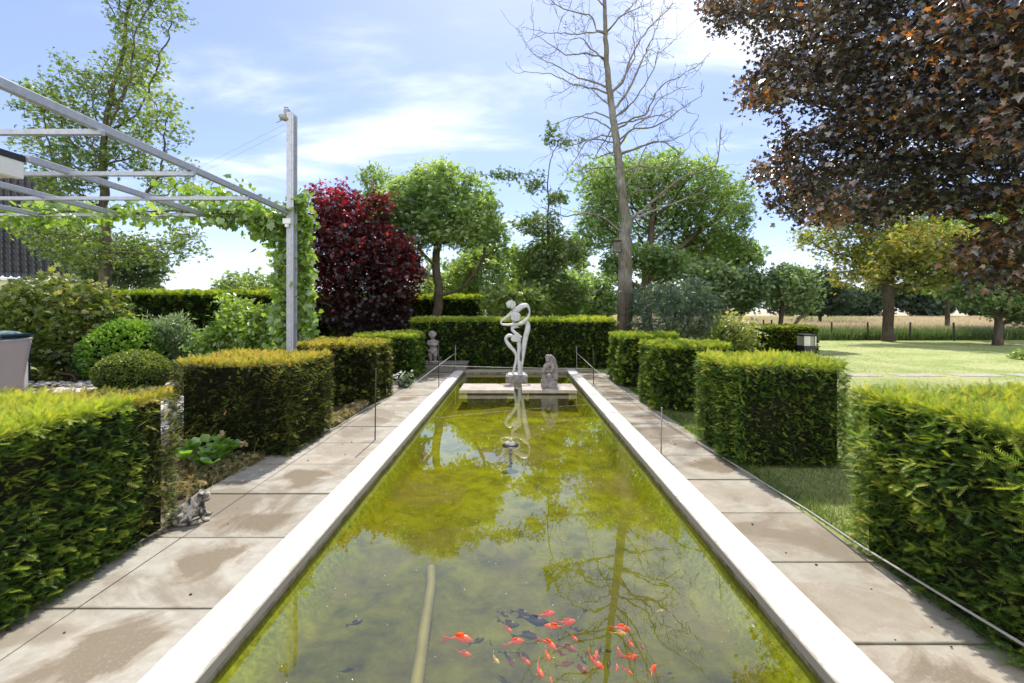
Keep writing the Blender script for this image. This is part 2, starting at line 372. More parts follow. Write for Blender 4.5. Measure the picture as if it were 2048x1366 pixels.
# paving: joints are gaps between slabs, stains drawn per slab
def pavemat(name, x0, w, y0, pitch, seed, base1, base2):
    m, t = mat(name); co = geo(t); sp = t.n('ShaderNodeSeparateXYZ', Vector=co)
    yy = t.m('DIVIDE', t.m('SUBTRACT', sp.outputs[1], y0), pitch); fl = t.m('FLOOR', yy)
    wn = t.n('ShaderNodeTexWhiteNoise', {'noise_dimensions': '1D'}, W=t.m('ADD', fl, seed))
    ws = t.n('ShaderNodeSeparateColor', Color=wn.outputs['Color'])
    pres = t.sm(ws.outputs[2], .1, .6)
    fy = t.m('SUBTRACT', t.m('SUBTRACT', yy, fl), t.m('ADD', .36, t.m('MULTIPLY', ws.outputs[0], .28)))
    fx = t.m('SUBTRACT', t.m('DIVIDE', t.m('SUBTRACT', sp.outputs[0], x0), w), t.m('ADD', .36, t.m('MULTIPLY', ws.outputs[1], .28)))
    nz = t.noise(co, 1.7, 6, .6, 1.2); nz2 = t.noise(co, 9, 6, .65); nz3 = t.noise(co, 70, 3, .6)
    sx = t.m('ADD', 2.0, t.m('MULTIPLY', ws.outputs[2], 1.6))
    r = t.m('SQRT', t.m('ADD', t.m('POWER', t.m('MULTIPLY', fx, sx), 2), t.m('POWER', t.m('MULTIPLY', fy, 2.9), 2)))
    r = t.m('ADD', r, t.m('MULTIPLY', t.m('SUBTRACT', nz, .5), 3.2))
    inner = t.sm(r, 1.0, .45); halo = t.sm(r, 1.4, .7); ring = t.m('MULTIPLY', t.sm(r, .98, .88), t.sm(r, .70, .86))
    base = t.mix(t.sm(nz2, .35, .65), base1, base2)
    base = t.mix(t.m('MULTIPLY', t.sm(t.noise(co, 1.3, 5, .6, .4), .48, .66), .55), base, (.25, .185, .12))
    c = t.mix(t.m('MULTIPLY', halo, .22), base, (.27, .215, .15))
    c = t.mix(t.m('MULTIPLY', t.m('MULTIPLY', inner, t.m('ADD', .35, pres)), t.m('ADD', .7, t.m('MULTIPLY', ws.outputs[1], .3)), clamp=True), c, (.105, .074, .036))
    c = t.mix(t.m('MULTIPLY', ring, .30), c, (.16, .10, .05))
    c = t.mix(t.m('MULTIPLY', t.sm(nz3, .55, .75), .3), c, (.46, .42, .36))
    c = t.mix(t.m('MULTIPLY', t.sm(t.noise(co, 30, 4, .7), .60, .72), .45), c, (.16, .13, .09))
    big = t.noise(t.n('ShaderNodeMapping', Vector=co, Location=(seed, 4, 0)), 1.05, 6, .62, .9)
    c = t.mix(t.m('MULTIPLY', t.sm(big, .47, .60), .72), c, (.115, .084, .045))
    c = t.mix(t.m('MULTIPLY', t.sm(t.noise(co, 14, 5, .75), .60, .70), .35), c, (.20, .165, .12))
    c = t.mix(.18, c, t.mix(ws.outputs[0], (.22, .19, .15), (.46, .43, .38)))
    je = t.m('ABSOLUTE', t.m('SUBTRACT', t.m('SUBTRACT', yy, fl), .5))
    c = t.mix(t.m('MULTIPLY', t.sm(t.m('ADD', je, t.m('MULTIPLY', t.m('SUBTRACT', nz2, .5), .08)), .47, .5), .6), c, (.10, .085, .05))
    out(t, t.n('ShaderNodeBsdfPrincipled', Base_Color=c, Roughness=.82, Normal=bump(t, nz3, .25, .004), Specular_IOR_Level=.35)); return m
M_paveL = pavemat('paving_left', -2.36, .77, 2.447, .77, 3.0, (.245, .23, .19), (.325, .308, .265))
M_paveR = pavemat('paving_right', 1.60, .76, 2.19, .71, 11.0, (.235, .215, .168), (.295, .274, .222))

def copingmat():
    m, t = mat('white_coping'); co = geo(t)
    n = t.noise(co, 3, 5, .6); n2 = t.noise(co, 60, 4, .6)
    c = t.mix(t.m('MULTIPLY', t.sm(n, .48, .72), .6), (.58, .565, .51), (.50, .44, .31))
    sc_ = t.n('ShaderNodeSeparateXYZ', Vector=co); ax = t.m('ABSOLUTE', sc_.outputs[0])
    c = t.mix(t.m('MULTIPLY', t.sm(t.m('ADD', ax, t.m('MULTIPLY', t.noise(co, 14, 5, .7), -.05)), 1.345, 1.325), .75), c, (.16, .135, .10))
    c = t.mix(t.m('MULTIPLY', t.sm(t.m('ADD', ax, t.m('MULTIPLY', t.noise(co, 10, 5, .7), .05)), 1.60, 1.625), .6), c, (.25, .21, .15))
    c = t.mix(t.m('MULTIPLY', t.sm(n2, .62, .8), .25), c, (.5, .47, .4))
    out(t, t.n('ShaderNodeBsdfPrincipled', Base_Color=c, Roughness=.7, Normal=bump(t, n2, .2, .003), Specular_IOR_Level=.3)); return m
M_cop = copingmat()
def wallmat():
    m, t = mat('pool_wall'); co = geo(t); sp = t.n('ShaderNodeSeparateXYZ', Vector=co)
    n = t.noise(co, 9, 6, .65); n2 = t.noise(co, 30, 5)
    hi = t.ramp(n, [(.35, (.05, .04, .03)), (.55, (.22, .19, .15)), (.75, (.30, .27, .22))])
    lo = t.ramp(n2, [(.3, (.08, .09, .008)), (.7, (.24, .24, .015))])
    c = t.mix(t.sm(t.m('ADD', sp.outputs[2], t.m('MULTIPLY', n, .03)), -.02, -.05), hi, lo)
    out(t, t.n('ShaderNodeBsdfPrincipled', Base_Color=c, Roughness=.9, Normal=bump(t, n2, .5, .01), Specular_IOR_Level=.2)); return m
M_wall = wallmat()
def floormat():
    m, t = mat('algae_floor'); co = geo(t)
    n = t.noise(co, 1.1, 6, .6, .5); n2 = t.noise(co, 5, 6, .65, .3); n3 = t.noise(co, 26, 4, .6)
    c = t.ramp(n2, [(.28, (.10, .098, .002)), (.5, (.215, .21, .003)), (.72, (.32, .31, .008))])
    c = t.mix(t.m('MULTIPLY', t.sm(n, .46, .62), .75), c, (.17, .135, .05))
    c = t.mix(t.m('MULTIPLY', t.sm(t.noise(co, 3.2, 6, .7, .8), .58, .68), .6), c, (.11, .085, .03))
    c = t.mix(t.m('MULTIPLY', t.sm(n3, .62, .75), .35), c, (.5, .47, .25))
    spf = t.n('ShaderNodeSeparateXYZ', Vector=co); ax = t.m('ABSOLUTE', spf.outputs[0])
    silt = t.m('MULTIPLY', t.sm(t.m('ADD', spf.outputs[1], t.m('MULTIPLY', n, 2.5)), 6.8, 3.2), t.sm(ax, 1.3, 1.12))
    c = t.mix(t.m('MULTIPLY', silt, .72), c, t.ramp(n2, [(.3, (.016, .017, .005)), (.5, (.042, .041, .010)), (.7, (.078, .07, .022))]))
    c = t.mix(t.sm(ax, 1.2, 1.32), c, t.ramp(n3, [(.3, (.16, .18, .006)), (.7, (.34, .36, .015))]))
    out(t, t.n('ShaderNodeBsdfPrincipled', Base_Color=c, Roughness=.95, Normal=bump(t, n2, .6, .05), Specular_IOR_Level=.1)); return m
M_floor = floormat()
def watermat():
    m, t = mat('pond_water'); co = geo(t)
    mp = t.n('ShaderNodeMapping', Vector=co, Scale=(1, 1, 1))
    w = t.noise(mp, 5.0, 2, .5); w2 = t.noise(mp, 17.0, 2, .5)
    hgt = t.m('ADD', w, t.m('MULTIPLY', w2, .25))
    b = bump(t, hgt, .05, .006)
    gg = t.n('ShaderNodeNewGeometry'); dt = t.n('ShaderNodeVectorMath', {'operation': 'DOT_PRODUCT'}, i0=gg.outputs['Incoming'], i1=b)
    cs = t.m('ABSOLUTE', dt.outputs['Value']); fr = t.m('ADD', .095, t.m('MULTIPLY', .905, t.m('POWER', t.m('SUBTRACT', 1.0, cs, clamp=True), 4.6)), clamp=True)
    tr = t.n('ShaderNodeBsdfTransparent', Color=(.86, .88, .62)); gl = t.n('ShaderNodeBsdfGlossy', Color=(1, 1, 1), Roughness=0.0, Normal=b)
    # suspended algae makes the water itself faintly pale green
    murk = t.n('ShaderNodeBsdfDiffuse', Color=(.22, .22, .05))
    body = t.n('ShaderNodeMixShader', i0=t.m('MULTIPLY', t.sm(t.noise(co, .9, 5, .6, .5), .3, .7), .05), i1=tr, i2=murk)
    out(t, t.n('ShaderNodeMixShader', i0=fr, i1=body, i2=gl)); return m
M_water = watermat()
def groundmat(name, cs, s1=.5, s2=14, bs=.6):
    m, t = mat(name); co = geo(t)
    n = t.noise(co, s1, 5, .6, .4); n2 = t.noise(co, s2, 6, .7); n3 = t.noise(co, s2 * 7, 3, .7)
    c = t.mix(t.sm(n, .35, .65), t.ramp(n2, [(.3, cs[0]), (.7, cs[1])]), t.ramp(n2, [(.3, cs[1]), (.7, cs[2])]))
    h = t.m('ADD', n2, n3)
    out(t, t.n('ShaderNodeBsdfPrincipled', Base_Color=c, Roughness=.95, Normal=bump(t, h, bs, .03), Specular_IOR_Level=.1)); return m
M_lawn = groundmat('lawn', [(.19, .26, .075), (.33, .38, .145), (.46, .44, .23)])
M_meadow = groundmat('meadow_ground', [(.28, .28, .14), (.46, .38, .26), (.56, .45, .34)], .15, 6)
M_soil = groundmat('soil', [(.05, .04, .03), (.10, .08, .055), (.15, .12, .08)], 1.2, 18)
M_patio = plain('patio_stone', (.50, .46, .41), .8, var=.12, vscale=2.5, bs=.2, bscale=60)
M_steel = plain('galvanised_steel', (.46, .48, .55), .45, .35, var=.12, vscale=14, bs=.05)
M_statue = plain('painted_steel', (.58, .60, .62), .5, 0, var=.13, vscale=7, bs=.15, bscale=25, c2=(.40, .40, .39))
M_stone = plain('weathered_stone', (.34, .30, .29), .9, var=.25, vscale=16, bs=.7, bscale=45, c2=(.12, .105, .11))
def frogmat():
    m, t = mat('mottled_concrete'); co = geo(t); n = t.noise(co, 22, 6, .65, .4); n2 = t.noise(co, 80, 4, .6)
    c = t.ramp(n, [(.40, (.03, .028, .028)), (.50, (.16, .145, .13)), (.58, (.40, .365, .31))])
    out(t, t.n('ShaderNodeBsdfPrincipled', Base_Color=c, Roughness=.9, Normal=bump(t, n2, .8, .008), Specular_IOR_Level=.2)); return m
M_frog = frogmat()
M_plinth = plain('plinth_concrete', (.22, .20, .185), .9, var=.2, vscale=9, bs=.5, bscale=40, c2=(.09, .08, .07))
M_slab = plain('slab_concrete', (.42, .38, .33), .85, var=.15, vscale=5, bs=.4, bscale=50, c2=(.27, .23, .19))
M_iron = plain('rusty_iron', (.07, .055, .045), .8, .3, bs=.2)
M_rod = plain('grey_rod', (.30, .30, .29), .5, .5, bs=.1)
M_rope = plain('pale_rope', (.42, .40, .36), .8, bs=.4, bscale=200)
M_black = plain('black_metal', (.018, .018, .022), .45, 0, bs=.05)
M_alu = plain('brushed_aluminium', (.62, .62, .62), .4, .6, bs=.05)
M_cream = plain('cream_paint', (.66, .62, .46), .6, var=.05, bs=.05)
M_whitep = plain('white_paint', (.78, .78, .78), .5, var=.04, bs=.03)
M_tile = plain('slate_tile', (.06, .06, .078), .33, 0, var=.25, vscale=3, bs=.2, bscale=30)
M_wood = plain('dark_planks', (.05, .04, .035), .8, var=.3, vscale=7, bs=.4)
M_hose = plain('tan_hose', (.24, .20, .09), .7, var=.15, vscale=6, bs=.2)
M_lid = plain('blue_plastic', (.03, .07, .11), .4, 0, bs=.05)
M_lidtop = plain('pale_plastic', (.25, .36, .36), .5, 0, bs=.05)
M_pebble = plain('grey_pebble', (.32, .31, .31), .7, var=.3, vscale=4, bs=.2)
M_post = plain('fence_wood', (.06, .048, .04), .9, var=.25, bs=.5)
def brickmat():
    m, t = mat('pale_brick'); co = objco(t)
    mp = t.n('ShaderNodeMapping', Vector=co, Rotation=(R(90), 0, 0))
    bk = t.n('ShaderNodeTexBrick', Vector=mp, Color1=(.55, .50, .45), Color2=(.45, .41, .38), Mortar=(.30, .28, .26), Scale=1.0)
    for k_, v_ in (('Brick Width', .21), ('Row Height', .065), ('Mortar Size', .012)): bk.inputs[k_].default_value = v_
    out(t, t.n('ShaderNodeBsdfPrincipled', Base_Color=bk.outputs[0], Roughness=.9)); return m
M_brick = brickmat()
def wickermat():
    m, t = mat('wicker'); co = objco(t); sp = t.n('ShaderNodeSeparateXYZ', Vector=co)
    a = t.m('SINE', t.m('MULTIPLY', sp.outputs[0], 330)); b_ = t.m('SINE', t.m('MULTIPLY', sp.outputs[2], 420)); h = t.m('MULTIPLY', a, b_)
    c = t.ramp(t.m('ADD', t.m('MULTIPLY', h, .5), .5), [(.2, (.20, .17, .18)), (.8, (.46, .42, .43))])
    out(t, t.n('ShaderNodeBsdfPrincipled', Base_Color=c, Roughness=.6, Normal=bump(t, h, .6, .004))); return m
M_wicker = wickermat()
def fishmat(name, a, b):
    m, t = mat(name); n = t.noise(objco(t), 25, 3)
    out(t, t.n('ShaderNodeBsdfPrincipled', Base_Color=t.ramp(n, [(.35, a), (.65, b)]), Roughness=.35)); return m
M_fo = fishmat('fish_orange', (.95, .07, .006), (1.0, .15, .015)); M_fd = fishmat('fish_dark', (.05, .04, .022), (.09, .065, .025))
M_fy = fishmat('fish_yellow', (.75, .42, .10), (.8, .6, .25)); M_fb = fishmat('fish_blueblack', (.012, .014, .035), (.025, .03, .07))
M_fr = fishmat('fish_brownred', (.3, .05, .02), (.4, .09, .02))
def lampmat():
    m, t = mat('lamp_glass'); out(t, t.n('ShaderNodeBsdfPrincipled', Base_Color=(.30, .29, .24), Roughness=.25)); return m
M_lamp = lampmat()
# ------------------------------------------------------------------ ground, water, paving
def ground():
    b = MB(); z = -.03; x0, x1, y0, y1 = -1.45, 1.45, -1.3, 12.15
    def rect(xa, xb, ya, yb): b.add([(xa, ya, z), (xb, ya, z), (xb, yb, z), (xa, yb, z)], [(0, 1, 2, 3)])
    rect(-500, x0, -80, 900); rect(x1, 500, -80, 900); rect(x0, x1, -80, y0); rect(x0, x1, y1, 900)
    tag(b.build('lawn', M_lawn), kind='structure')
    b = MB(); zz = .22
    b.add([(9, 26.2, zz), (500, 26.2, zz), (500, 850, zz), (9, 850, zz), (9, 26.2, -.03), (500, 26.2, -.03)], [(0, 1, 2, 3), (4, 5, 1, 0)])
    tag(b.build('meadow', M_meadow), kind='structure')
    b = MB(); z = -.022
    b.add([(-13, 1, z), (-2.6, 1, z), (-2.6, 17, z), (-13, 17, z)], [(0, 1, 2, 3)])
    tag(b.build('flower_bed', M_soil), kind='structure')
    b = MB()
    for i in range(5):
        for j in range(8):
            xa, ya = -9.6 + i * 1.0, 3.0 + j * .9
            if xa > -5.5 and 4.9 < ya + .45 < 6.9: continue
            b.box(xa, xa + .99, ya, ya + .89, -.04, -.004)
    tag(b.build('patio', M_patio, bevel=.004), kind='structure')
ground()
def pave(name, xs, y0, pitch, n, m):
    b = MB()
    for i in range(n):
        for xa, xb in xs:
            dz = .0025 * math.sin(i * 2.3 + xa)
            b.box(xa + .004, xb - .004, y0 + i * pitch + .005, y0 + (i + 1) * pitch - .005, -.06, dz)
    o = b.build(name, m, bevel=.004); return tag(o, kind='structure')
pave('path', [(-2.36, -1.58), (-2.78, -2.36)], 2.447 - .77 * 5, .77, 17, M_paveL)
pave('path.001', [(1.58, 2.30)], 2.19 - .71 * 5, .71, 19, M_paveR)

# ---- pool
pool = thing('garden_pool', 'long rectangular garden pool edged with white coping between two paved paths', 'pool', (0, 5.4, 0))
XI, XO, ZC, YE = 1.345, 1.592, .04, 11.95
def cop(x0, x1, y0, y1):
    MB().box(x0, x1, y0, y1, -.015, ZC).build('coping', M_cop, pool, bevel=.006)
ys = [-1.4, 3.83, 7.9, YE]
for a, c in zip(ys[:-1], ys[1:]):
    cop(-XO, -XI, a + .002, c - .002); cop(XI, XO, a + .002, c - .002)
cop(-XO, XO, YE + .002, YE + .25)
b = MB()
b.box(-XO + .02, -XI - .012, -1.4, 12.18, -.7, -.017); b.box(XI + .012, XO - .02, -1.4, 12.18, -.7, -.017)
b.box(-XI - .012, XI + .012, YE + .014, 12.18, -.7, -.017); b.box(-XI - .012, XI + .012, -1.4, -1.2, -.7, -.017)
b.build('basin_wall', M_wall, pool)
nx, ny = 90, 200
gx, gy = np.meshgrid(np.linspace(-XI - .01, XI + .01, nx), np.linspace(-1.25, YE + .012, ny))
pp = np.stack([gx.ravel(), gy.ravel(), np.zeros(nx * ny)], 1)
pp[:, 2] = -.30 + .035 * wob(pp, 2.5, 3) + .02 * wob(pp, 7, 4)
edge = np.clip(1 - (XI + .01 - np.abs(pp[:, 0])) / .14, 0, 1); pp[:, 2] = pp[:, 2] * (1 - edge) + edge * (-.075 + .006 * wob(pp, 9, 6))
ii = (np.arange(ny - 1)[:, None] * nx + np.arange(nx - 1)[None]).ravel()
mesh_np('basin_floor', pp, np.stack([ii, ii + 1, ii + nx + 1, ii + nx], 1), M_floor, pool, smooth=True)
w = MB(); w.add([(-XI - .011, -1.19, -.05), (XI + .011, -1.19, -.05), (XI + .011, YE + .013, -.05), (-XI - .011, YE + .013, -.05)], [(0, 1, 2, 3)])
tag(w.build('pond_water', M_water), kind='structure')
rg = np.random.RandomState(5); n = 380
p = np.stack([rg.uniform(-1.3, 1.3, n), 1.6 + 9 * rg.rand(n) ** 1.5, np.full(n, -.047)], 1)
o = leaves('floating_specks', p, np.c_[rg.normal(size=(n, 2)), np.zeros(n)], np.tile((0, 0, 1.), (n, 1)), rg.uniform(.003, .009, n), T_LEAF, L_white); tag(o, kind='stuff')

# slabs crossing the pool
for nm, x0, x1, lb in (('stone_slab', -1.12, -.03, 'pale stone slab on the left crossing the far end of the pool'),
                       ('stone_slab', .13, 1.22, 'pale stone slab carrying the kneeling mother statue across the pool')):
    t_ = thing(nm, lb, 'slab', ((x0 + x1) / 2, 9.4, 0), 'stone slabs across the pool')
    MB().box(x0, x1, 9.0, 9.82, -.03, .035).build('top', M_slab, t_, bevel=.008)
    MB().box(x0 + .15, x1 - .15, 9.15, 9.7, -.47, -.032).build('support', M_plinth, t_)

# ------------------------------------------------------------------ hedges
def sprigs(faces, dens, size, rng, seed, topt=.8, relief=.03, side=.28, tsd=.13):
    PO, DR, NR, TT = [], [], [], []
    for o_, u_, v_, nrm, ist in faces:
        o_, u_, v_, nrm = map(lambda q: np.array(q, float), (o_, u_, v_, nrm)); n = int(np.linalg.norm(np.cross(u_, v_)) * dens * (1.15 if ist else 1))
        a, c = rng.rand(n, 1), rng.rand(n, 1)
        p = o_ + u_ * a + v_ * c; wb = wob(p, 9, seed)
        p = p + nrm * (relief * wb[:, None] + rng.normal(size=(n, 1)) * .014 - .02)
        if ist: d = nrm * .85 + rng.normal(size=(n, 3)) * .5
        else: d = nrm * .75 + np.array((0, 0, .12)) + rng.normal(size=(n, 3)) * .42
        nr = rng.normal(size=(n, 3)) * .45 + (np.array((0, 0, 1.)) if not ist else np.array((.3, -.6, .3)))
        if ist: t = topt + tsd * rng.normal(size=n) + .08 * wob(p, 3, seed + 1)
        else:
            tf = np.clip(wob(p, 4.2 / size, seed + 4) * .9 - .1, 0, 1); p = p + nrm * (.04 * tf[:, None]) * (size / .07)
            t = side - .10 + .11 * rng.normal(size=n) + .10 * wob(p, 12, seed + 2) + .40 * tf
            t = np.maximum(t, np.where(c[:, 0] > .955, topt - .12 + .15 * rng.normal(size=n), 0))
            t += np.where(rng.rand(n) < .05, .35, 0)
        PO.append(p); DR.append(d); NR.append(nr); TT.append(t)
    top = faces[-1]; x0, y0, h = top[0]; x1, y1 = x0 + top[1][0], y0 + top[2][1]      # dense sprigs along the clipped edges
    for (a, b_, nn, lv) in [((x0, y0, h), (x1, y0, h), (0, -1, 1), 1), ((x1, y0, h), (x1, y1, h), (1, 0, 1), 1), ((x0, y0, h), (x0, y1, h), (-1, 0, 1), 1), ((x0, y1, h), (x1, y1, h), (0, 1, 1), 1),
                           ((x0, y0, 0), (x0, y0, h), (-1, -1, 0), 0), ((x1, y0, 0), (x1, y0, h), (1, -1, 0), 0), ((x1, y1, 0), (x1, y1, h), (1, 1, 0), 0), ((x0, y1, 0), (x0, y1, h), (-1, 1, 0), 0)]:
        a, b_, nn = (np.array(q, float) for q in (a, b_, nn)); n = int(np.linalg.norm(b_ - a) * dens * .075); c = rng.rand(n, 1)
        p = a + (b_ - a) * c + rng.normal(size=(n, 3)) * .012 - unit(nn) * .012
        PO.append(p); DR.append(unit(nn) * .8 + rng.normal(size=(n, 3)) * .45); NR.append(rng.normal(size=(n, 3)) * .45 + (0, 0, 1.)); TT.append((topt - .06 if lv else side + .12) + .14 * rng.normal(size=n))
    return np.concatenate(PO), np.concatenate(DR), np.concatenate(NR), np.clip(np.concatenate(TT), 0, 1)
def boxfaces(x0, x1, y0, y1, h, z0=.0):
    return [((x0, y0, z0), (x1 - x0, 0, 0), (0, 0, h - z0), (0, -1, 0), 0), ((x1, y0, z0), (0, y1 - y0, 0), (0, 0, h - z0), (1, 0, 0), 0),
            ((x0, y1, z0), (x1 - x0, 0, 0), (0, 0, h - z0), (0, 1, 0), 0), ((x0, y0, z0), (0, y1 - y0, 0), (0, 0, h - z0), (-1, 0, 0), 0),
            ((x0, y0, h), (x1 - x0, 0, 0), (0, y1 - y0, 0), (0, 0, 1), 1)]
def hedge(name, label, x0, x1, y0, y1, h, m, dens, size, seed, tpl=T_YEW, group=None, topt=.8, split=None, relief=.03, side=.28, inset=.075):
    rng = np.random.RandomState(seed)
    root = thing(name, label, 'hedge', ((x0 + x1) / 2, (y0 + y1) / 2, 0), group)
    MB().box(x0 + inset, x1 - inset, y0 + inset, y1 - inset, 0, h - inset).build('woody_core', core_m, root)
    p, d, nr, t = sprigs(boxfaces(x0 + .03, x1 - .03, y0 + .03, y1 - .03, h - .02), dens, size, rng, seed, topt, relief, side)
    sz = size * rng.uniform(.7, 1.3, len(p))
    if split is None: leaves('foliage', p, d, nr, sz, tpl, m, root, t)
    else:
        k = p[:, 1] + .03 * wob(p, 8, 9) < split[0]
        leaves('foliage', p[k], d[k], nr[k], sz[k], tpl, m, root, t[k])
        k = ~k; o = leaves('foliage', p[k], d[k], nr[k], sz[k] * .8, tpl, split[1], root, t[k] - .06); o['label'] = 'bronze tinted end of the hedge'
    return root
GH = 'clipped yew cubes along the pool'
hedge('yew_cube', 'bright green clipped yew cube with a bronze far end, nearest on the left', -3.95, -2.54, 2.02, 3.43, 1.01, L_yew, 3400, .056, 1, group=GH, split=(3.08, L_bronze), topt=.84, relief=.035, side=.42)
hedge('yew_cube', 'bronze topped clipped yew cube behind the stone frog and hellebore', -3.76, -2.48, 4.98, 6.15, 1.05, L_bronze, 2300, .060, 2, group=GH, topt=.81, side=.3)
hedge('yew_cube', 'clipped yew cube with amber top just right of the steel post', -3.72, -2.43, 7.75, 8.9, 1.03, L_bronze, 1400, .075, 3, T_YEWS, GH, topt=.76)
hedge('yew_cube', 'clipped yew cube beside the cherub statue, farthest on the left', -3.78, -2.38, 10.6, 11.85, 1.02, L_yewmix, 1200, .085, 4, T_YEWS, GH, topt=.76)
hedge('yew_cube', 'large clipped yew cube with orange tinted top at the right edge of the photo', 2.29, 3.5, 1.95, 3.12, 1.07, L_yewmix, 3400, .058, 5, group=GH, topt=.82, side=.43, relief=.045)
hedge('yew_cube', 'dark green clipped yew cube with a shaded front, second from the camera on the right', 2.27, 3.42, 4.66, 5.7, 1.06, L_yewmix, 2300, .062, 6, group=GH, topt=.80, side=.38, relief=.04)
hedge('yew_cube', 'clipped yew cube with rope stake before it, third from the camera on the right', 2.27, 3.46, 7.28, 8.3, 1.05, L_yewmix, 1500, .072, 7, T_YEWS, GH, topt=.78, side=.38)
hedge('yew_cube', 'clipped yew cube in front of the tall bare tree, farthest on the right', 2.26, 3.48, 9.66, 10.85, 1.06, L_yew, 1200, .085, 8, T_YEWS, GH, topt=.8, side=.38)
hedge('yew_hedge', 'wide clipped yew hedge closing off the end of the pool behind the dancer', -2.95, 2.82, 12.75, 13.75, 1.36, L_yew, 800, .09, 9, T_YEWS, topt=.8, side=.3)
hedge('yew_hedge', 'long dark hedge behind the left flower bed and the tall left tree', -16.0, -7.6, 16.2, 17.2, 2.25, L_yew, 380, .14, 10, T_YEWS, topt=.76, side=.18)
hedge('yew_hedge', 'dark hedge in shadow behind the red maple and the round green tree', -8.0, -1.35, 17.2, 18.2, 2.12, L_yew, 380, .14, 11, T_YEWS, topt=.72, side=.18)
hedge('laurel_hedge', 'low clipped hedge on the lawn beside the garden lamp', 8.1, 10.55, 15.9, 17.2, 1.03, L_box, 700, .12, 12, T_LEAF, topt=.85, side=.35)

# ------------------------------------------------------------------ trees
tree('green_tree', 'round leafy green tree with forked trunk behind the red maple', (-2.85, 16.3, 0), 1.35,
     [B(815, 500, 16.0, 55, 60, 1.4), B(955, 560, 16.0, 60, 35, 1.2), B(985, 480, 16.2, 40, 45, 1.2), B(885, 430, 16.3, 118, 98, 1.9), B(930, 480, 16.3, 85, 75, 1.7), B(820, 440, 16.3, 70, 80, 1.6), B(880, 365, 16.0, 60, 45, 1.2), B(940, 540, 16.0, 60, 35, 1.2)],
     1100, .17, L_green, bark_brown, .13, T_TUFT, 8, .15, 21, .3, .36, .3, 1.3, flat=.4, topt=.3, droop=.15)
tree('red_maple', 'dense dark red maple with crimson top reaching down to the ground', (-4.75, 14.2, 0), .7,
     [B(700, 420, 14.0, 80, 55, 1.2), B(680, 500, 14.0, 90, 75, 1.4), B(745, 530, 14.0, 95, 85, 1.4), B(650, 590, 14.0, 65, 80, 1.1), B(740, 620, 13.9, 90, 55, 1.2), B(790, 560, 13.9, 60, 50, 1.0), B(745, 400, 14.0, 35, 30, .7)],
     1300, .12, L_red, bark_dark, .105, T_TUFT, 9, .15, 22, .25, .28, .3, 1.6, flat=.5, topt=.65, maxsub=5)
tree('ginkgo_tree', 'slender young ginkgo with long leafy arms standing behind the clipped hedge', (1.22, 17, 0), 6.9,
     [B(1000, 352, 17, 48, 9, .4), B(1052, 285, 17, 22, 30, .4), B(1100, 275, 17, 16, 25, .4), B(1135, 285, 17, 36, 8, .4), B(1065, 375, 17, 30, 10, .4), B(1130, 400, 17, 40, 14, .6),
      B(1080, 450, 17, 55, 25, .9), B(1120, 500, 17, 60, 30, 1.1), B(1070, 530, 17, 60, 35, 1.1), B(1100, 580, 17, 80, 35, 1.1)],
     700, .10, L_ginkgo, bark_brown, .115, T_TUFT, 6, .13, 23, .25, .28, .4, 1.5, flat=.6, r0=.008)
tree('broad_tree', 'big airy spreading tree with pale green crown behind the bare tree', (7.2, 25, 0), 3.4,
     [B(1210, 465, 25, 75, 45, 2.2), B(1345, 480, 25, 115, 40, 2.6), B(1460, 500, 25, 50, 30, 1.6), B(1310, 400, 25, 170, 75, 3.6), B(1250, 360, 25, 120, 45, 2.8), B(1400, 430, 25, 95, 60, 2.8), B(1180, 410, 25, 70, 55, 2.2), B(1330, 345, 25, 90, 35, 2.2), B(1440, 460, 25, 55, 40, 1.8)],
     2000, .3, L_green, bark_brown, .18, T_TUFT, 6, .22, 24, .45, .5, .6, .9, flat=.4, topt=.3, r0=.012)
tree('tall_tree', 'tall open leafy tree rising above the pergola on the left', (-12.6, 14, 0), 4.6,
     [B(215, 480, 14, 135, 60, 1.7), B(215, 370, 14, 110, 80, 1.7), B(190, 250, 14, 105, 80, 1.6), B(220, 110, 14, 95, 90, 1.5), B(250, -30, 14, 90, 70, 1.3), B(320, 25, 14, 60, 30, .8),
      B(330, 240, 14, 45, 60, .9), B(100, 200, 14, 45, 45, .8), B(90, 300, 14, 45, 40, .8), B(345, 350, 14, 40, 45, .8), B(340, 490, 14, 65, 45, 1.0), B(90, 450, 14, 70, 50, 1.0), B(150, 60, 14, 40, 60, .8)],
     1500, .16, L_tall, bark_brown, .095, T_TUFT, 6, .14, 25, .3, .36, .6, 1.5, flat=.5, topt=.2)
# orchard and garden trees to the right
tree('apple_tree', 'bushy pale green apple tree between the dark shrub and the small fruit tree', (8.6, 19.5, 0), .9,
     [B(1440, 575, 19.3, 65, 42, 1.3), B(1410, 555, 19.3, 40, 30, 1.0), B(1490, 580, 19.3, 40, 40, 1.0)], 650, .12, L_apple, bark_brown, .13, T_TUFT, 9, .18, 26, .25, .28, .5, 1.6, flat=.6, topt=.2)
tree('fruit_tree', 'small fruit tree with one long limb leaning right above the low hedge', (11.5, 19.8, 0), 1.0,
     [B(1560, 575, 19.8, 45, 40, 1.0), B(1605, 590, 19.8, 28, 45, .9), B(1520, 590, 19.8, 25, 35, .8), B(1580, 550, 19.8, 45, 20, .8)], 520, .10, L_apple, bark_dark, .12, T_TUFT, 7, .16, 27, .25, .28, .5, 1.8, flat=.6, topt=.1)
b = MB(); b.tube([P(1575, 668, 19.4), P(1592, 645, 19.4), P(1612, 625, 19.4), P(1621, 607, 19.4), P(1618, 588, 19.5), P(1605, 570, 19.6)], [.07, .065, .06, .055, .04, .03], 7)
b.build('leaning_limb', bark_brown, bpy.data.objects['fruit_tree'], True)
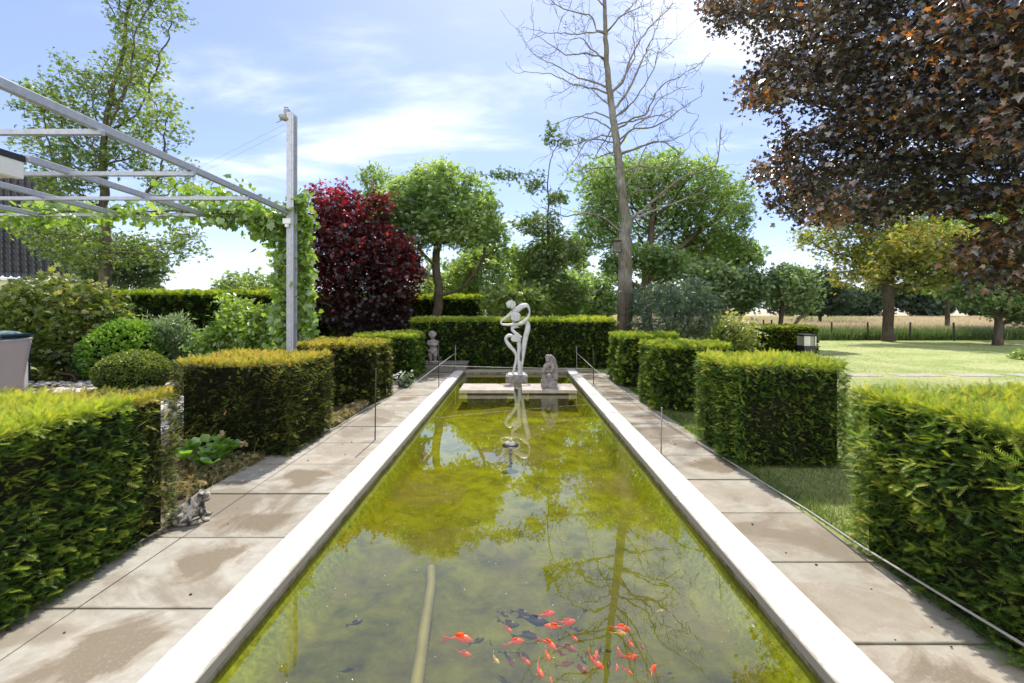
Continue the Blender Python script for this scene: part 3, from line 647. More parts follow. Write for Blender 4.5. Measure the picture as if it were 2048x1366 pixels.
tree('oak_tree', 'spreading tree with stout trunk and bronze tinted leaves standing on the lawn', (19.9, 24.3, 0), 3.0,
     [B(1790, 500, 24.3, 120, 60, 3.0), B(1720, 470, 24.3, 120, 55, 2.6), B(1640, 480, 24, 60, 35, 1.4), B(1700, 545, 24, 70, 25, 1.6), B(1860, 510, 24.3, 100, 60, 2.6), B(1780, 430, 24.3, 120, 40, 2.6), B(1810, 560, 24.3, 80, 25, 1.8)],
     1000, .27, L_oak, bark_dark, .17, T_TUFT, 8, .28, 28, .42, .5, .72, 1.0, flat=.5, r0=.014)
tree('apple_tree', 'small apple tree with dark stub trunk at the far right of the lawn', (22.7, 21.4, 0), 1.2,
     [B(1990, 590, 21.4, 70, 32, 1.5), B(2050, 610, 21.4, 60, 40, 1.5), B(1940, 585, 21.4, 45, 25, 1.1), B(2060, 570, 21.4, 50, 30, 1.2)], 700, .17, L_apple, bark_dark, .13, T_TUFT, 9, .2, 29, .28, .32, .6, 1.4, flat=.6, topt=.2)
tree('lime_tree', 'yellow green tree behind the bronze tree at the right of the lawn', (27.5, 29, 0), 2.0,
     [B(1890, 500, 29, 110, 70, 3.0), B(1990, 480, 29, 110, 80, 3.0), B(1850, 560, 29, 60, 30, 2.0), B(1930, 560, 29, 80, 30, 2.0)], 800, .14, L_lime, bark_brown, .2, T_TUFT, 9, .32, 30, .5, .55, .45, .9, flat=.5, r0=.014)
# shrubs and trees that fill the middle distance
def filler(name, label, px, py, d, rx, ry, dr, n, m, ls, seed, cat='shrub', fork=.5, tpl=T_TUFT, group=None, per=6, gap=.5, spread=.2, rt=.1, st=.3):
    c = P(px, py, d); bl = [B(px, py, d, rx, ry, dr), B(px - rx * .45, py + ry * .35, d, rx * .55, ry * .6, dr * .8), B(px + rx * .45, py + ry * .3, d, rx * .55, ry * .65, dr * .8)]
    return tree(name, label, (c[0], d, 0), fork, bl, n, rt, m, bark_brown, ls, tpl, per, spread, seed, st, st * 1.1, gap, 1.3, group, cat, flat=.6, topt=.25, minz=.3)
GB = 'trees and shrubs behind the clipped hedges'
filler('leafy_shrub', 'pale flowering shrub peeping over the hedge right behind the dancer', 1030, 600, 15.0, 65, 30, .9, 420, L_lime, .12, 41, per=8, group=GB)
filler('background_tree', 'bright lime green tree just right of the round green tree', 985, 560, 22, 85, 70, 2.4, 700, L_lime, .19, 42, 'tree', 1.0, group=GB, rt=.15, st=.4)
filler('background_tree', 'lime green tree filling the gap under the round green tree crown', 890, 570, 24, 70, 50, 2.2, 500, L_lime, .2, 43, 'tree', .8, group=GB, rt=.14, st=.4)
filler('background_tree', 'dark leaved tree just left of the bare trunk', 1165, 590, 19, 75, 48, 1.9, 650, L_green, .15, 44, 'tree', .8, group=GB, rt=.13, gap=.5)
filler('background_tree', 'green tree behind the ginkgo trunk', 1080, 540, 26, 100, 70, 2.6, 600, L_lime, .2, 45, 'tree', 1.2, group=GB, rt=.16, st=.45)
filler('background_tree', 'mid green tree behind the bare trunk and the dark shrub', 1290, 530, 21, 80, 42, 2.2, 600, L_green, .17, 46, 'tree', 1.0, group=GB, rt=.14)
filler('background_tree', 'leafy tree right under the edge of the big airy crown', 1420, 510, 27, 100, 40, 2.6, 500, L_green, .22, 47, 'tree', 1.0, group=GB, rt=.16, st=.45)
filler('background_tree', 'pale bush on the skyline just left of the vine covered post', 505, 572, 24, 55, 38, 1.8, 320, L_lime, .18, 48, 'tree', .8, group=GB, rt=.1, st=.4)
filler('background_tree', 'thin pale treetop between the red maple and the round green tree', 755, 400, 22, 40, 70, 1.4, 260, L_green, .15, 49, 'tree', 3.0, group=GB, rt=.12, st=.4)
filler('background_tree', 'dark bush at the house corner behind the tall left tree', 240, 530, 21, 75, 55, 1.9, 420, L_dark, .16, 50, 'tree', .8, group=GB, rt=.1)
filler('background_tree', 'low hazy tree on the skyline between the fruit tree and the bronze tree', 1640, 585, 46, 60, 45, 3.0, 350, L_far, .4, 51, 'tree', 1.0, group=GB, rt=.16, spread=.45, st=.7)
filler('rhododendron', 'loose shrub with faded mauve flowers left of the low lawn hedge', 1455, 668, 15.2, 55, 34, .85, 420, L_vari, .11, 52, per=8)
# drooping blue-green shrub
def droop_shrub():
    rng = np.random.RandomState(61); c = P(1345, 612, 14.6)
    root = thing('conifer_shrub', 'dark blue green drooping shrub right of the bare trunk', 'shrub', (c[0], 14.6, 0))
    bl = [B(1340, 600, 14.6, 78, 62, 1.2), B(1385, 615, 14.6, 55, 60, 1.1), B(1300, 625, 14.6, 48, 60, 1.0), B(1345, 650, 14.6, 75, 40, 1.1)]
    A = in_blobs(bl, 900, rng, 3, .35, 1.4)
    N, par = colonize([np.array((c[0], 14.6, z)) for z in (0, .25, .5)], A, .22, .26, rng, .02)
    r, cnt, _ = radii(par, .006, .09); branch_mesh('stem', N, par, r, bark_dark, root, 5)
    tips = np.where(cnt <= 4)[0]; idx = np.repeat(tips, 14); n = len(idx); p = N[idx] + rng.normal(size=(n, 3)) * .13
    outw = p - np.array((c[0], 14.6, 1.4)); outw[:, 2] = 0
    d = unit(outw) * .6 + rng.normal(size=(n, 3)) * .4; d[:, 2] -= .55
    zt = (p[:, 2] - .2) / 3
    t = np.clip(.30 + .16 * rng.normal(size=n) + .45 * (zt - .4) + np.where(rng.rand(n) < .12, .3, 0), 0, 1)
    leaves('foliage', p, d, np.tile((0, 0, 1.), (n, 1)) + rng.normal(size=(n, 3)) * .3, .15 * rng.uniform(.7, 1.3, n), T_PINN, L_blue, root, t)
droop_shrub()

# bare tree: limbs follow the photograph, each with its own depth, twigs grown from them
def bare_tree():
    rng = np.random.RandomState(71); d0 = 15.0
    C = lambda cx, cy: (1000 + cx / 2.926, cy / 2.926)
    trunk = [(1248, 716), (1249, 650), (1250, 590), (1251, 520), (1250, 470)] + [C(740, 1300), C(720, 1180), C(700, 1000), C(680, 800), C(650, 600), C(625, 400), C(618, 200), C(613, 0), C(606, -200), C(600, -420)]
    tr = [.34, .29, .275, .255, .23, .20, .175, .155, .14, .125, .105, .085, .07, .05, .02]
    limbs = """600,200 560,170 540,90 430,70 350,40 290,0 250,-60|603,205 560,185 440,200 340,195 230,190|605,350 560,330 490,310 400,325 300,260 200,200
605,360 540,290 480,215 420,230 380,300|615,510 560,480 450,450 340,390 230,340 170,290|625,560 560,520 420,490 290,430 90,425|635,640 600,580 540,520 440,490 330,560
640,680 560,655 500,670 430,700 380,780|640,750 560,700 480,680 400,690 300,735|640,800 580,795 500,830 430,950 390,1000|645,830 560,815 450,840 340,870
665,1000 600,980 500,990 380,1010|735,1366 680,1330 600,1270 500,1245 380,1270 310,1240 190,1200|640,900 560,930 500,900|620,200 690,110 770,40 800,0 830,-80
618,40 560,-20 500,-80|630,180 700,100 780,60 880,10|650,560 720,480 760,350 800,270 880,150 980,60 1020,0|650,560 700,490 790,340 780,200 790,80|690,660 760,520 800,420 860,290 920,160 960,0
690,700 750,620 740,570 690,540|690,760 780,690 860,670 900,560 960,490 1050,450 1190,360|690,700 740,640 830,520 910,390 925,290|700,830 770,750 860,690 940,570 1110,495|705,870 760,760 900,740 980,700 1060,640 1180,560
715,890 800,860 900,830 1000,830 1140,750|720,1000 800,970 900,985 1000,960 1060,890|740,1130 800,1000 850,860 900,820|745,1150 820,1110 900,1110|750,1300 850,1220 960,1120 1080,1030 1200,1000 1270,960 1275,900 1295,760 1285,720
765,1320 900,1230 1050,1180 1180,1130 1300,1040|840,900 950,820 1060,900 1110,860|860,670 940,670 1010,700|610,-60 680,-150 760,-200|606,-120 520,-200 430,-230|640,740 580,870 520,1000|665,960 620,860 640,800""".replace('\n', '|').split('|')
    N = []; par = []; rad = []
    def chain(pts, rs, pi):
        for p_, r_ in zip(pts, rs):
            N.append(np.array(p_)); par.append(pi); rad.append(r_); pi = len(N) - 1
        return pi
    def resample(pts, rs, st, jit):
        pts = np.array(pts); L = np.r_[0, np.cumsum(np.linalg.norm(np.diff(pts, axis=0), axis=1))]; n = max(3, int(L[-1] / st))
        s_ = np.linspace(0, L[-1], n); q = np.stack([np.interp(s_, L, pts[:, k]) for k in range(3)], 1)
        q[1:] += rng.normal(size=(n - 1, 3)) * jit; return q, np.interp(s_, L, rs)
    q, rr = resample([P(x, y, d0) for x, y in trunk], [a * .88 for a in tr], .2, .008); chain(q, rr, -1); nt = len(N)
    def twig(start, d, L, r, lvl):
        n = max(3, int(L / .13)); p_ = N[start].copy(); pts = []; dd = unit(d)
        for i in range(n):
            dd = unit(dd + rng.normal(size=3) * .28 + np.array((0, 0, .05))); p_ = p_ + dd * L / n; pts.append(p_.copy())
        i0 = len(N); chain(pts, np.linspace(r, .0048, n), start)
        if lvl > 0:
            for i in range(1, n):
                if rng.rand() < .55: twig(i0 + i, dd + rng.normal(size=3) * .8, L * rng.uniform(.3, .6), max(r * .6, .006), lvl - 1)
    for li, s_ in enumerate(limbs):
        xy = [C(*map(float, a.split(','))) for a in s_.split()]
        off = rng.uniform(-2.2, 2.2); n = len(xy)
        pts = [P(x, y, d0 + off * (i / (n - 1)) ** 1.2) for i, (x, y) in enumerate(xy)]
        near = int(np.argmin([np.linalg.norm(N[i] - pts[0]) for i in range(nt)]))
        L = sum(np.linalg.norm(pts[i + 1] - pts[i]) for i in range(n - 1))
        r_s = min(rad[near] * .42, .013 + .007 * L)
        pts[0] = N[near]; q, rr = resample(pts, np.linspace(r_s, .007, n), .16, .014)
        i0 = len(N); chain(q[1:], rr[1:], near); m_ = len(q) - 1
        for i in range(int(m_ * .22), m_):
            if rng.rand() < .5:
                dd = unit(q[i + 1] - q[i]) * .6 + rng.normal(size=3) * .7 + np.array((0, 0, .15))
                twig(i0 + i, dd, rng.uniform(.35, 1.2), .0075, 1)
    root = thing('bare_tree', 'tall nearly leafless tree with pale trunk rising past the top of the photo', 'tree', N[0] * np.array((1, 1, 0)))
    Na, pa, ra = np.array(N), np.array(par), np.array(rad)
    branch_mesh('trunk', Na, pa, ra, bark_pale, root, 7)
    tips = np.where(ra < .007)[0]; tips = rng.choice(tips, int(len(tips) * .22)); n = len(tips) * 2
    idx = np.repeat(tips, 2); p = Na[idx] + rng.normal(size=(n, 3)) * .04
    leaves('crown', p, rng.normal(size=(n, 3)), rng.normal(size=(n, 3)), .05 * rng.uniform(.6, 1.3, n), T_LEAF, L_vari, root, np.clip(rng.normal(.3, .2, n), 0, 1))
    # nesting box strapped to the trunk
    c = P(1233, 492, 14.75); b = thing('nest_box', 'small weathered nest box fixed to the bare trunk', 'nest box', c)
    MB().box(c[0] - .11, c[0] + .11, c[1] - .1, c[1] + .1, c[2] - .2, c[2] + .14).build('box', M_plinth, b, bevel=.01)
    MB().box(c[0] - .14, c[0] + .14, c[1] - .15, c[1] + .12, c[2] + .142, c[2] + .17).build('lid', M_wood, b, bevel=.005)
bare_tree()

# copper maple whose boughs hang in from the right
def copper():
    rng = np.random.RandomState(81)
    polys = [[(1395, -20), (1430, 40), (1445, 65), (1500, 55), (1560, 68), (1640, 90), (1720, -20)],
             [(1640, -300), (1640, 40), (1575, 75), (1530, 130), (1462, 183), (1500, 172), (1550, 165), (1515, 190), (1495, 218), (1560, 215), (1625, 200), (1665, 205), (1720, 250), (2060, 300), (2500, 300), (2500, -300)],
             [(1700, 215), (1640, 240), (1590, 270), (1535, 305), (1500, 345), (1512, 385), (1550, 370), (1580, 380), (1570, 415), (1590, 440), (1640, 452), (1700, 445), (1800, 432), (1860, 400), (1910, 425), (1960, 412), (2060, 405), (2500, 405), (2500, 240)],
             [(1900, 520), (1935, 480), (1985, 455), (2060, 440), (2400, 440), (2400, 580), (2060, 582), (2000, 572), (1955, 560), (1925, 535)]]
    def inside(q, poly):
        c = np.zeros(len(q), bool); n = len(poly)
        for i in range(n):
            (x0, y0), (x1, y1) = poly[i], poly[(i + 1) % n]
            k = ((y0 > q[:, 1]) != (y1 > q[:, 1])) & (q[:, 0] < (x1 - x0) * (q[:, 1] - y0) / (y1 - y0 + 1e-9) + x0); c ^= k
        return c
    A = []
    for poly, dens, dn, sd in ((polys[0], .011, 10.2, .5), (polys[1], .0095, 9.6, .9), (polys[2], .0105, 9.4, .8), (polys[3], .011, 7.0, .4)):
        pa = np.array(poly); lo, hi = pa.min(0), pa.max(0); n = int((hi - lo).prod() * dens)
        q = rng.uniform(lo, hi, (n, 2)); q = q[inside(q, poly)]
        d = dn - np.clip(q[:, 0] - 1500, 0, 1200) / 650 * (3.0 if dn > 8 else .8) + rng.normal(size=len(q)) * sd
        p = np.stack([(q[:, 0] - 1031) / F * d, d, H - (q[:, 1] - 622) / F * d], 1)
        A.append(p[(wob(p, 1.9, 7) > -.62)])
    A = np.concatenate(A)
    root = thing('copper_maple', 'large copper leaved maple whose boughs hang in from the upper right', 'tree', (11.6, 8.2, 0))
    tr = [np.array((11.6 - .05 * i, 8.2, .35 * i)) for i in range(12)]
    N, par = colonize(tr, A, .28, .3, rng, .02, 160)
    r, cnt, _ = radii(par, .006, .34); branch_mesh('trunk', N, par, r, bark_dark, root, 6)
    tips = np.where(cnt <= 5)[0]; tips = tips[tips > 12]; idx = np.repeat(tips, 42); n = len(idx)
    p = N[idx] + rng.normal(size=(n, 3)) * np.array((.16, .16, .10))
    outw = unit(N[idx] - np.array((11.6, 8.2, 4.5))); dr = outw * .5 + rng.normal(size=(n, 3)) * .55; dr[:, 2] -= .45
    nr = np.tile((0, 0, 1.), (n, 1)) + rng.normal(size=(n, 3)) * .5 - outw * .25
    t = np.clip(.36 + .2 * rng.normal(size=n) + .16 * wob(p, 1.1, 4), 0, 1)
    dist = np.linalg.norm(p[:, :2] - (11.6, 8.2), axis=1)      # backlit orange of bough ends and lowest bough, painted into the leaf tint
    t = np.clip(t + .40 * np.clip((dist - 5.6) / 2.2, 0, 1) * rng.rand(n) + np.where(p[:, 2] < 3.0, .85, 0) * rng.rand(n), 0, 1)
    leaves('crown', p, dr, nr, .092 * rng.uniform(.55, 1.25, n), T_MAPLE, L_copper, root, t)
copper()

# far wood beyond the meadow
def wood():
    rng = np.random.RandomState(91); PO = []; TT = []; b = MB()
    for x in np.arange(-150, 190, 5.2):
        x = x + rng.uniform(-1.5, 1.5); d = rng.uniform(95, 112); h = rng.uniform(5.2, 9.5); 
        if x < 20: h *= .75
        q = unit(rng.normal(size=(900, 3))) * rng.rand(900, 1) ** .35 * np.array((4.2, 3.4, h * .5)); q += (x, d, h * .5 + .2)
        PO.append(q); TT.append(np.clip(.45 + .2 * rng.normal(size=900) + .35 * (q[:, 2] / h - .5), 0, 1))
        b.tube([(x, d, 0), (x + .3, d, h * .6)], [.3, .12], 6)
    p = np.concatenate(PO); n = len(p)
    o = leaves('distant_wood', p, rng.normal(size=(n, 3)), rng.normal(size=(n, 3)), rng.uniform(.5, 1.0, n), T_TUFT, L_far, None, np.concatenate(TT)); tag(o, 'dark line of woodland beyond the hay meadow', 'wood', kind='stuff')
wood()

# ------------------------------------------------------------------ shrubs of the left border
def ball(name, label, c, r, rz, m, n, ls, seed, tpl=T_LEAF, group=None, relief=.02):
    rng = np.random.RandomState(seed); root = thing(name, label, 'shrub', (c[0], c[1], 0), group)
    MB().ellip(c, (r - .06, r - .06, rz - .06), 24, 14).build('woody_core', core_m, root, True)
    q = unit(rng.normal(size=(n, 3))); q = q[q[:, 2] > -.75]; n = len(q)
    p = np.array(c) + q * np.array((r, r, rz)) * (1 + (relief / r) * wob(q, 5, seed)[:, None]) + rng.normal(size=(n, 3)) * .012; p[:, 2] = np.maximum(p[:, 2], .02)
    d = q * .6 + rng.normal(size=(n, 3)) * .6; nr = q + rng.normal(size=(n, 3)) * .5
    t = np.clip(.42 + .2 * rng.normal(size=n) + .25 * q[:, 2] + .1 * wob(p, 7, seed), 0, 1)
    leaves('foliage', p, d, nr, ls * rng.uniform(.7, 1.3, n), tpl, m, root, t)
ball('box_ball', 'small flattened box ball at the edge of the patio', (-8.02, 9.55, .30), .63, .42, L_box, 9000, .055, 101)
ball('clipped_shrub', 'big bright green clipped dome behind the small box ball', (-9.6, 11.3, .5), .92, .82, L_box_bright, 8000, .095, 102)
def shrub(name, label, blobs, nat, m, ls, seed, tpl=T_LEAF, per=10, spread=.1, st=.18, droop=0., gap=.5, flat=.5, topt=.3, rt=.03, cat='shrub', fork=.12):
    c = np.array(blobs[0][:2])
    return tree(name, label, (c[0], c[1], 0), fork, blobs, nat, rt, m, core_stem, ls, tpl, per, spread, seed, st, st * 1.1, gap, 2.5, None, cat, .08, droop=droop, flat=flat, topt=topt, minz=.05, r0=.004)
shrub('variegated_shrub', 'tall loose shrub with cream tipped leaves beside the wicker chair', [B(120, 620, 11.6, 105, 60, .9), B(80, 660, 11.6, 70, 75, .9), B(170, 650, 11.6, 75, 50, .9), B(60, 600, 11.6, 45, 40, .7), B(130, 700, 11.4, 90, 45, .8)], 900, L_vari, .12, 111, T_TUFT, 6, .17)
shrub('dark_shrub', 'low dark leafy shrub left of the clipped dome', [B(170, 715, 11.0, 60, 30, .5), B(230, 705, 11.2, 40, 28, .5)], 260, L_blue, .10, 112, T_TUFT, 7)
shrub('grey_perennial', 'soft grey green perennial clump behind the clipped dome', [B(350, 670, 11.8, 75, 36, .6), B(330, 690, 11.6, 50, 45, .6), B(395, 690, 11.6, 45, 40, .6)], 600, L_phlox, .13, 113, T_NARROW, 14, .1, droop=-.4)
shrub('dogwood_shrub', 'fresh lime green layered shrub left of the steel post', [B(490, 650, 11.2, 75, 45, .8), B(530, 680, 11.0, 60, 45, .8), B(450, 680, 11.0, 55, 45, .7), B(440, 610, 11.2, 30, 18, .5), B(585, 660, 11.2, 35, 40, .6)], 700, L_vine, .13, 114, T_LEAF, 9, .12, droop=.5)
shrub('ground_cover', 'low mound of ground cover plants along the pebble edge', [B(150, 750, 10.5, 75, 12, .4), B(100, 748, 10.6, 40, 11, .4)], 260, L_box, .07, 115, T_TUFT, 7, .07)
shrub('flowering_plant', 'small white flowered plant at the foot of the cube by the post', [B(800, 765, 9.6, 20, 16, .18)], 90, L_phlox, .06, 116, T_TUFT, 6, .05, .1)
o = bpy.data.objects['flowering_plant']; rr_ = np.random.RandomState(4); n = 60
p = np.array(o.location) + rr_.normal(size=(n, 3)) * (.11, .11, .05) + (0, 0, .24)
for k in range(16):
    q = p[k][None] + rr_.normal(size=(5, 3)) * .002
    leaves('flower', q, rr_.normal(size=(5, 3)), np.tile((0, -.5, 1.), (5, 1)) + rr_.normal(size=(5, 3)) * .3, .045, T_ROUND, L_white, o)
shrub('garden_bush', 'small rounded yellow green bush at the right edge of the lawn', [B(2062, 718, 15.2, 30, 16, .5)], 160, L_lime, .1, 117, T_TUFT, 8, .07)
# hellebore
def hellebore():
    rng = np.random.RandomState(121); c = G(415, 935, 0); root = thing('hellebore', 'leafy hellebore with fading pinkish flowers in front of the bronze cube', 'plant', c)
    b = MB(); PO, DR, NR, TT = [], [], [], []
    for k in range(26):
        a = rng.uniform(0, 6.28); el = rng.uniform(.45, 1.4); L = rng.uniform(.14, .30); dd = np.array((math.cos(a) * math.cos(el), math.sin(a) * math.cos(el), math.sin(el)))
        base = c + np.array((rng.normal() * .09, rng.normal() * .06, 0)); tip = base + dd * L; b.tube([base, base + dd * L * .6, tip], [.005, .004, .003], 5)
        for j in range(5):
            aa = a + (j - 2) * .75; PO.append(tip); DR.append((math.cos(aa), math.sin(aa), rng.uniform(.2, 1.3))); NR.append((0, -.2, 1)); TT.append(rng.uniform(.15, .75))
    b.build('stem', L_hell, root, True)
    leaves('foliage', np.array(PO), np.array(DR), np.array(NR, float), rng.uniform(.08, .13, len(PO)), T_ROUND, L_hell, root, np.array(TT))
    for fx, fy in ((368, 884), (487, 888), (390, 906), (440, 868)):
        f = P(fx, fy, c[1] - .02); n = 9
        leaves('flower', np.tile(f, (n, 1)) + rng.normal(size=(n, 3)) * .004, rng.normal(size=(n, 3)), rng.normal(size=(n, 3)), .045, T_ROUND, L_dry, root, rng.uniform(.6, 1, n))
hellebore()

# grasses and small ground plants
def blades(name, x, y, z, h, m, rng, tint, lean=.35, wid=1.0, tpl=T_BLADE, label=None):
    n = len(x); p = np.stack([x, y, np.broadcast_to(z, (n,))], 1); d = np.c_[rng.normal(size=(n, 2)) * lean, np.ones(n)]
    tp = (tpl[0] * np.array((wid, 1, 1)), tpl[1])
    return tag(leaves(name, p, d, np.c_[rng.normal(size=(n, 2)), np.zeros(n) + .05], h, tp, m, None, np.clip(tint, 0, 1)), kind='stuff')
rg = np.random.RandomState(131)
n = 120000; x = 2.37 + 5 * rg.rand(n) ** 1.6; y = rg.uniform(3.2, 9.5, n)
blades('lawn_grass', x, y, -.03, rg.uniform(.02, .05, n), L_grass, rg, rg.normal(.5, .25, n) + .15 * wob(np.c_[x, y, y * 0], 2.5, 3), .6, 1.4)
n = 60000; x = rg.uniform(3.5, 28, n); y = 9.5 + 16 * rg.rand(n) ** 1.3
blades('far_lawn_grass', x, y, -.03, rg.uniform(.016, .04, n), L_grass, rg, rg.normal(.6, .25, n) + .2 * wob(np.c_[x, y, y * 0], 1.1, 4), .8, 2.6)
n = 1800; x = rg.uniform(2.29, 2.5, n); y = rg.uniform(3.3, 8.6, n); k = np.abs(wob(np.c_[x, y, y], 2.2, 8)) > .45; x = x[k]; y = y[k]; n = len(x)
blades('edge_grass', x, y, -.03, rg.uniform(.03, .12, n), L_grass, rg, rg.normal(.35, .2, n), .4, .9)
n = 42000; x = rg.uniform(9, 34, n); y = 25.3 + 7 * rg.rand(n) ** 1.4; hgt = .35 + .35 * rg.rand(n)
blades('meadow_fringe', x, y, -.03, hgt, L_meadow, rg, np.clip(.05 + .10 * (y - 25.3) + rg.normal(0, .1, n), 0, .9), .22, 1.1)
n = 90000; y = 27 + 75 * rg.rand(n) ** 1.7; x = 9 + (y * 1.3 - 4) * rg.rand(n)
blades('meadow_grass', x, y, .2, (.32 + .28 * rg.rand(n)), L_meadow, rg, np.clip(.70 + rg.normal(0, .16, n) + .12 * wob(np.c_[x, y, y * 0], .3, 4) - .5 * np.clip((30 - y) / 4, 0, 1), .1, 1), .25, 1.6)
# dry creeping plants between the first two cubes
n = 5200; x = rg.uniform(-4.0, -2.62, n); y = rg.uniform(3.4, 5.3, n); k = x < -2.62 - .16 * (1 + wob(np.c_[x, y, y * 0], 3, 2)) + .05; x, y = x[k], y[k]; n = len(x)
pz = np.c_[x, y, rg.uniform(-.02, .045, n)]
tag(leaves('creeping_plants', pz, rg.normal(size=(n, 3)), np.c_[rg.normal(size=(n, 2)) * .6, np.ones(n)], rg.uniform(.03, .065, n), T_TUFT, L_dry, None, np.clip(rg.normal(.5, .28, n) + .2 * wob(pz, 4, 3), 0, 1)), kind='stuff')
n = 160; x = rg.uniform(-3.5, -2.7, n); y = rg.uniform(3.8, 5.0, n)
blades('dry_stalks', x, y, -.02, rg.uniform(.08, .22, n), L_dry, rg, rg.normal(.8, .15, n), .25, .5)
n = 2600; x = rg.uniform(-2.72, -2.48, n); y = rg.uniform(6.3, 8.4, n); pz = np.c_[x, y, rg.uniform(-.01, .07, n)]
tag(leaves('border_plants', pz, rg.normal(size=(n, 3)), np.c_[rg.normal(size=(n, 2)) * .6, np.ones(n)], rg.uniform(.03, .07, n), T_TUFT, L_dry, None, np.clip(rg.normal(.55, .25, n), 0, 1)), kind='stuff')
n = 2500; x = rg.uniform(-8.2, -6.4, n); y = rg.uniform(8.4, 9.3, n); pz = np.c_[x, y, rg.uniform(0, .06, n)]
tag(leaves('patio_plants', pz, rg.normal(size=(n, 3)), np.c_[rg.normal(size=(n, 2)) * .6, np.ones(n)], rg.uniform(.03, .07, n), T_TUFT, L_dry, None, np.clip(rg.normal(.45, .25, n), 0, 1)), kind='stuff')
b = MB(); rr_ = random.Random(3)
for i in range(150):
    x, y = rr_.uniform(-11.2, -8.6), rr_.uniform(9.5, 10.2); s_ = rr_.uniform(.03, .075)
    b.ellip((x, y, s_ * .3), (s_, s_ * .8, s_ * .6), 7, 5)
tag(b.build('pebbles', M_pebble, None, True), kind='stuff')
b = MB()
for i in range(60):
    x, y = rr_.choice([rr_.uniform(-2.7, -1.7), rr_.uniform(1.65, 2.3)]), rr_.uniform(2, 9); s_ = rr_.uniform(.004, .011)
    b.ellip((x, y, s_ * .5), (s_, s_ * .7, s_ * .5), 5, 4)
tag(b.build('path_debris', M_soil), kind='stuff')

# ------------------------------------------------------------------ pergola and vine
PD = 9.3; PX = (583 - 1031) / F * PD; PZ = H + (622 - 430) / F * PD
def pergola():
    root = thing('pergola', 'galvanised steel pergola frame with one tall post and crossing bars', 'pergola', (PX, PD, 0))
    top = H + (622 - 227) / F * PD
    MB().box(PX - .062, PX + .045, PD - .09, PD + .09, -.03, top).build('post', M_steel, root, bevel=.006)
    b = MB(); b.box(PX + .046, PX + .08, PD - .085, PD - .075, -.03, top - .02); b.box(PX + .046, PX + .08, PD + .075, PD + .085, -.03, top - .02); b.build('post_flange', M_steel, root)
    def beam(px, py, d1, sag=.006):
        x = (px - 1031) / F * PD; z = H - (py - 622) / F * PD
        b = MB(); L = (PD - d1); b.obox((x, PD - L / 2, z + sag * L / 2), (.035, 0, 0), (0, L / 2, -sag * L / 2), (0, 0, .044)); b.build('beam', M_steel, root, bevel=.004)
        return x
    beam(579, 425, 3.6); beam(411, 430, 5.9); beam(243, 430, 6.1); beam(78, 430, 6.1)
    for k, (px, py) in enumerate(((583, 430), (495, 397), (385, 348), (200, 265))):
        d = PD * (583 - 1031) / (px - 1031); z = H - (py - 622) / F * d; x1 = (px - 1031) / F * d + .03
        MB().box(-11.8 if k < 3 else -9.5, x1, d - .03, d + .03, z - .03, z + .03).build('cross_bar', M_steel, root, bevel=.004)
    # clamps, junction box
    z = H - (448 - 622) / F * PD; b = MB(); b.box(PX - .11, PX + .045, PD - .15, PD - .092, z - .02, z + .09); b.tube([(PX - .03, PD - .13, z - .03), (PX - .03, PD - .13, z - .09)], .04, 10); b.build('junction_box', M_whitep, root, bevel=.008)
    lt = top - .12
    b = MB(); b.box(PX - .13, PX - .03, PD - .06, PD + .02, lt + .06, lt + .19); b.tube([(PX - .10, PD - .03, lt + .16), (PX - .13, PD - .03, lt + .24), (PX - .05, PD - .03, lt + .22)], .014, 6); br = b.build('lamp_bracket', M_rod, root, bevel=.01)
    b = MB(); Mx = Matrix.Rotation(R(25), 4, 'Y'); b.ellip((PX - .12, PD - .08, lt), (.10, .10, .06), 14, 8, Mx.to_3x3()); b.build('lamp_head', M_lamp, br, True)
    b = MB(); b.tube([(PX - .02, PD - .08, lt - .04), (PX - .2, PD - .1, lt - .05)], .012, 6); b.tube([(PX - .14, PD - .1, lt - .06), (PX - .26, PD - .1, lt - .11)], .008, 6); b.build('lamp_arm', M_rod, br)
    b = MB()
    for dz in (.0, -.14): b.tube([(PX - .1, PD, lt - .08 + dz), (PX - 3.5, PD + 1.2, lt - 1.0 + dz), (-11, PD + 4, lt - 2.2 + dz * 2)], .002, 4)
    b.build('wire', M_rod, root)
pergola()
